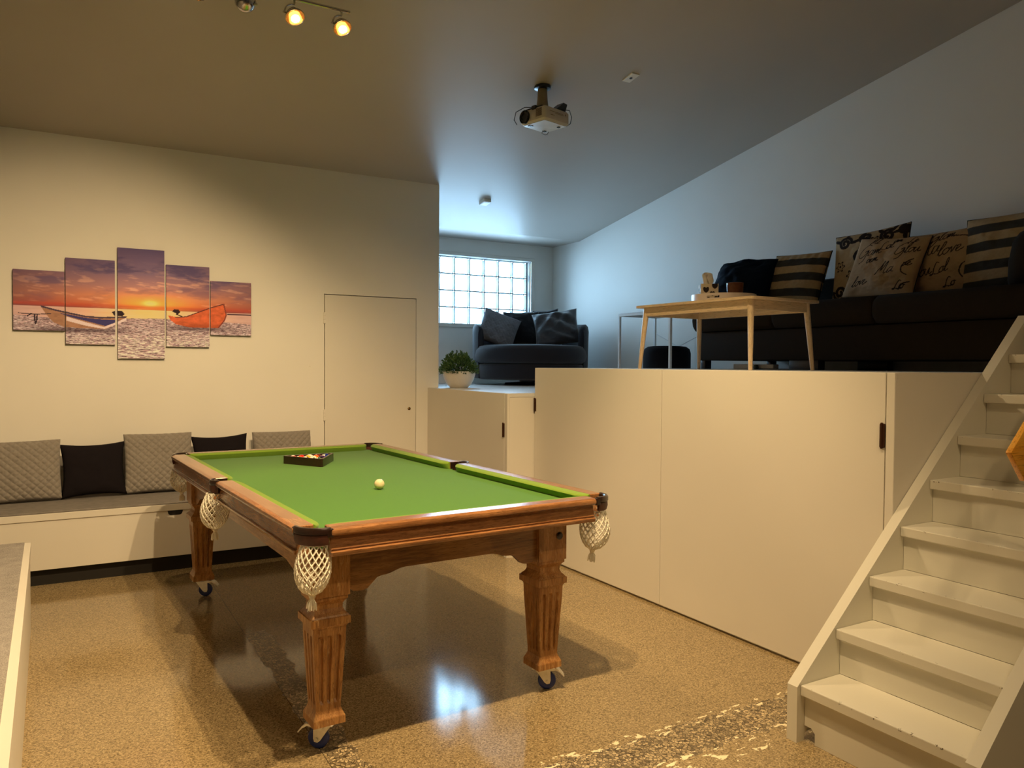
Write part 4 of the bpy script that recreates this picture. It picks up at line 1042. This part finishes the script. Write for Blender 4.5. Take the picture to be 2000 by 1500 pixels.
# ------------------------------------------------------------------ white side table and black pouffe
WMET = plain('white_metal', (.74, .75, .76), .35, 0, .03)
wt = thing('white_desk', 'white metal desk with thin legs standing over the black pouffe', 'desk', (4.93, 5.66, LZ))
Wx, Wy, Wh = .235, .378, .730
MB().box(-Wx, Wx, -Wy, Wy, Wh - .008, Wh, .001).box(-Wx, Wx, -Wy, -Wy + .02, Wh - .030, Wh - .008).box(-Wx, Wx, Wy - .02, Wy, Wh - .030, Wh - .008).box(-Wx, -Wx + .02, -Wy + .02, Wy - .02, Wh - .030, Wh - .008).box(Wx - .02, Wx, -Wy + .02, Wy - .02, Wh - .030, Wh - .008).build('tabletop', WMET, wt)
for sx in (-1, 1):
    for sy in (-1, 1):
        x, y = sx * (Wx - .011), sy * (Wy - .011)
        MB().box(x - .011, x + .011, y - .011, y + .011, 0, Wh - .0305, .001).build('leg', WMET, wt)
MB().tube([(Wx - .011, Wy - .02, .545), (Wx - .011, .02, .408), (Wx - .011, -Wy + .02, .545)], .0040, 8).build('brace', WMET, wt, 60)
POUF = fabric('black_pouffe_fabric', rgb(18, 18, 24), 700, .3, .9, .2, .15)
pf = MB(); R_ = .222
prof = [(0, 0), (R_ - .02, 0), (R_, .015), (R_, .34), (R_ - .012, .38), (R_ - .045, .402), (R_ - .1, .408), (0, .410)]
pf.lathe(prof, (0, 0, 0), 48)
o = pf.build('pouffe', POUF, None, 40); o.location = (4.925, 5.585, LZ); tag(o, 'black round pouffe with soft edge under the white desk', 'pouffe')

# ------------------------------------------------------------------ swivel chair under the window
CHF = fabric('charcoal_velvet', rgb(36, 36, 43), 800, .2, .9, .18, .2, .2)
ch = thing('swivel_chair', 'round charcoal velvet cuddle chair on a low swivel base under the window', 'armchair', (4.53, 7.42, LZ), math.atan2(-.866, -.5))
# local +x points to the viewer
shell = MB(); rings = []
A = np.linspace(math.radians(66), math.radians(294), 44)
for i, a in enumerate(A):
    e = min(i, len(A) - 1 - i); k = 1 if e > 4 else math.sqrt(1 - (1 - e / 5) ** 2) * .9 + .1
    hgt = .655 + .05 * (1 - math.cos(a - math.radians(0))) / 2
    ri_, ro_ = .548, .655
    rm, hw = (ri_ + ro_) / 2, (ro_ - ri_) / 2 * (k ** .5 * .5 + .5)
    z1 = hgt * (1 - .10 * (1 - k))
    pr = [(rm - hw * .95, .07), (rm - hw, z1 - .09), (rm - hw * .8, z1 - .03), (rm - hw * .35, z1 - .004), (rm + hw * .35, z1), (rm + hw * .8, z1 - .025), (rm + hw, z1 - .08), (rm + hw * .78, .07)]
    rings.append([(r * math.cos(a), r * math.sin(a), z) for r, z in pr])
shell.loft(rings); shell.build('shell', CHF, ch, 60)
def disc(prof, cx, sq=1.0, n=64):
    b = MB(); b.loft([[(cx + r * math.cos(2 * PI * i / n), r * sq * math.sin(2 * PI * i / n), z) for i in range(n)] for r, z in prof]); return b
disc([(.54, .058), (.575, .066), (.588, .085), (.600, .215), (.585, .228), (.40, .230)], .07).build('base', CHF, ch, 60)
disc([(.48, .232), (.590, .236), (.618, .262), (.628, .32), (.620, .380), (.595, .420), (.53, .436), (.25, .448), (.02, .45)], .075).build('seat_cushion', CHF, ch, 60)
disc([(.28, .0), (.29, .006), (.28, .020), (.12, .03), (.12, .063)], .0).build('swivel_base', BPLAST, ch, 40)
chM = Matrix.Translation((4.53, 7.42, LZ)) @ Matrix.Rotation(math.atan2(-.866, -.5), 4, 'Z')
def chair_cushion(nm, w_, h_, t_, seed, mat, label, loc, rz, lean, roll, n=40, pinch=.08, disp=None, wr=.02, pw=.4, fold=None):
    me = pillow_mesh(nm, w_, h_, t_, n, pinch, seed, wr, disp, None, pw, fold)
    o = link_pillow(nm, me, mat, label); o.matrix_world = chM @ Matrix.Translation(loc) @ Matrix.Rotation(PI / 2 + rz, 4, 'Z') @ Matrix.Rotation(-lean, 4, 'X') @ Matrix.Translation((0, 0, h_ * .5)) @ Matrix.Rotation(roll, 4, 'Y') @ Matrix.Translation((0, 0, -h_ * .5)); return o
KN = fabric('grey_knit', rgb(120, 120, 126), 300, .8, .95, .45, .15)
SATIN = fabric('slate_satin', rgb(66, 66, 72), 900, .1, .45, .12, .4, .5)
DK = fabric('black_velvet', rgb(22, 22, 28), 800, .2, .85, .2, .2, .4)
GREYP = plain('grey_piping', rgb(150, 150, 156), .6)
fold_ = lambda U, V: .022 * np.sin((U * 2.2 + V * 3.2) * 2.6) * np.exp(-((U - .3) / .6) ** 2) + .016 * np.sin((U - V * .6) * 9) * np.exp(-((V - .5) / .5) ** 2)
chair_cushion('black_chair_cushion', .42, .41, .16, 31, DK, 'plain black cushion in the middle of the round chair', (-.16, -.10, .445), .05, .28, -.02)
o = chair_cushion('piped_cushion', .30, .43, .14, 33, DK, 'black cushion with pale piping peeking from behind the satin one', (-.30, .20, .445), .0, .16, -.10); piping(o, .30, .43, GREYP, .08, .005)
chair_cushion('knit_cushion', .44, .40, .15, 35, KN, 'grey patterned cushion tilted at the left side of the round chair', (.04, -.345, .432), .25, .34, .38, 80, .06, weave(.03, .004))
chair_cushion('satin_cushion', .52, .42, .17, 37, SATIN, 'slate grey satin cushion with creases at the right of the round chair', (.03, .285, .440), -.12, .36, -.16, 60, .08, None, .02, .4, fold_)

# ------------------------------------------------------------------ plant pot
pp = thing('potted_plant', 'small bushy green plant in a white bowl pot on the platform edge', 'potted plant', (3.235, 6.60, LZ))
MB().lathe([(.0, 0), (.078, 0), (.088, .004), (.118, .035), (.142, .080), (.155, .125), (.158, .155), (.152, .157), (.146, .125), (.12, .07), (.0, .06)], (0, 0, 0), 48).build('bowl', plain('white_ceramic', rgb(222, 214, 202), .4, 0, .05, 200, .15), pp, 40)
MB().lathe([(0, .13), (.148, .128), (0, .129)], (0, 0, 0), 24, None, False).build('soil', plain('dark_soil', (.02, .016, .012), .9), pp)
fo = MB(); rnd = random.Random(11)
for k in range(1700):
    a, el = rnd.uniform(0, 2 * PI), math.asin(rnd.uniform(-.12, 1)); R = rnd.uniform(.62, 1.03)
    p = Vector((.168 * R * math.cos(el) * math.cos(a), .168 * R * math.cos(el) * math.sin(a), .150 + .168 * R * math.sin(el) * (1 + .12 * math.sin(3 * a))))
    d = (p - Vector((0, 0, .13))).normalized() + Vector((rnd.uniform(-.6, .6), rnd.uniform(-.6, .6), rnd.uniform(-.2, .7)))
    d.normalize(); s_ = d.cross(Vector((rnd.uniform(-1, 1), rnd.uniform(-1, 1), rnd.uniform(-1, 1)))).normalized(); L, W_ = rnd.uniform(.024, .040), rnd.uniform(.006, .010)
    nrm = d.cross(s_)
    fo.add([p, p + d * L * .5 + s_ * W_ + nrm * .003, p + d * L, p + d * L * .5 - s_ * W_ + nrm * .003, p + d * L * .5 - nrm * .002], [(0, 1, 4), (1, 2, 4), (2, 3, 4), (3, 0, 4)])
LEAF = MT('leaf_green'); LEAF.set(Roughness=.5); _n = LEAF.noise(LEAF.coord(), 60, 2)
LEAF.color(LEAF.ramp(_n, [(.3, rgb(44, 74, 40)), (.55, rgb(78, 112, 60)), (.75, rgb(118, 142, 92))]))
tag(fo.build('foliage', LEAF.m, pp), None, None, None, 'stuff')
stm = MB()
for k in range(26):
    a = 2.4 * k; e = .3 + .6 * ((k * .618) % 1)
    q = Vector((.13 * math.cos(e) * math.cos(a), .13 * math.cos(e) * math.sin(a), .14 + .14 * math.sin(e)))
    stm.tube([(0, 0, .125), q * .5 + Vector((0, 0, .075)), q], .002, 4)
stm.build('stems', plain('stem_green', rgb(50, 64, 34), .7), pp)
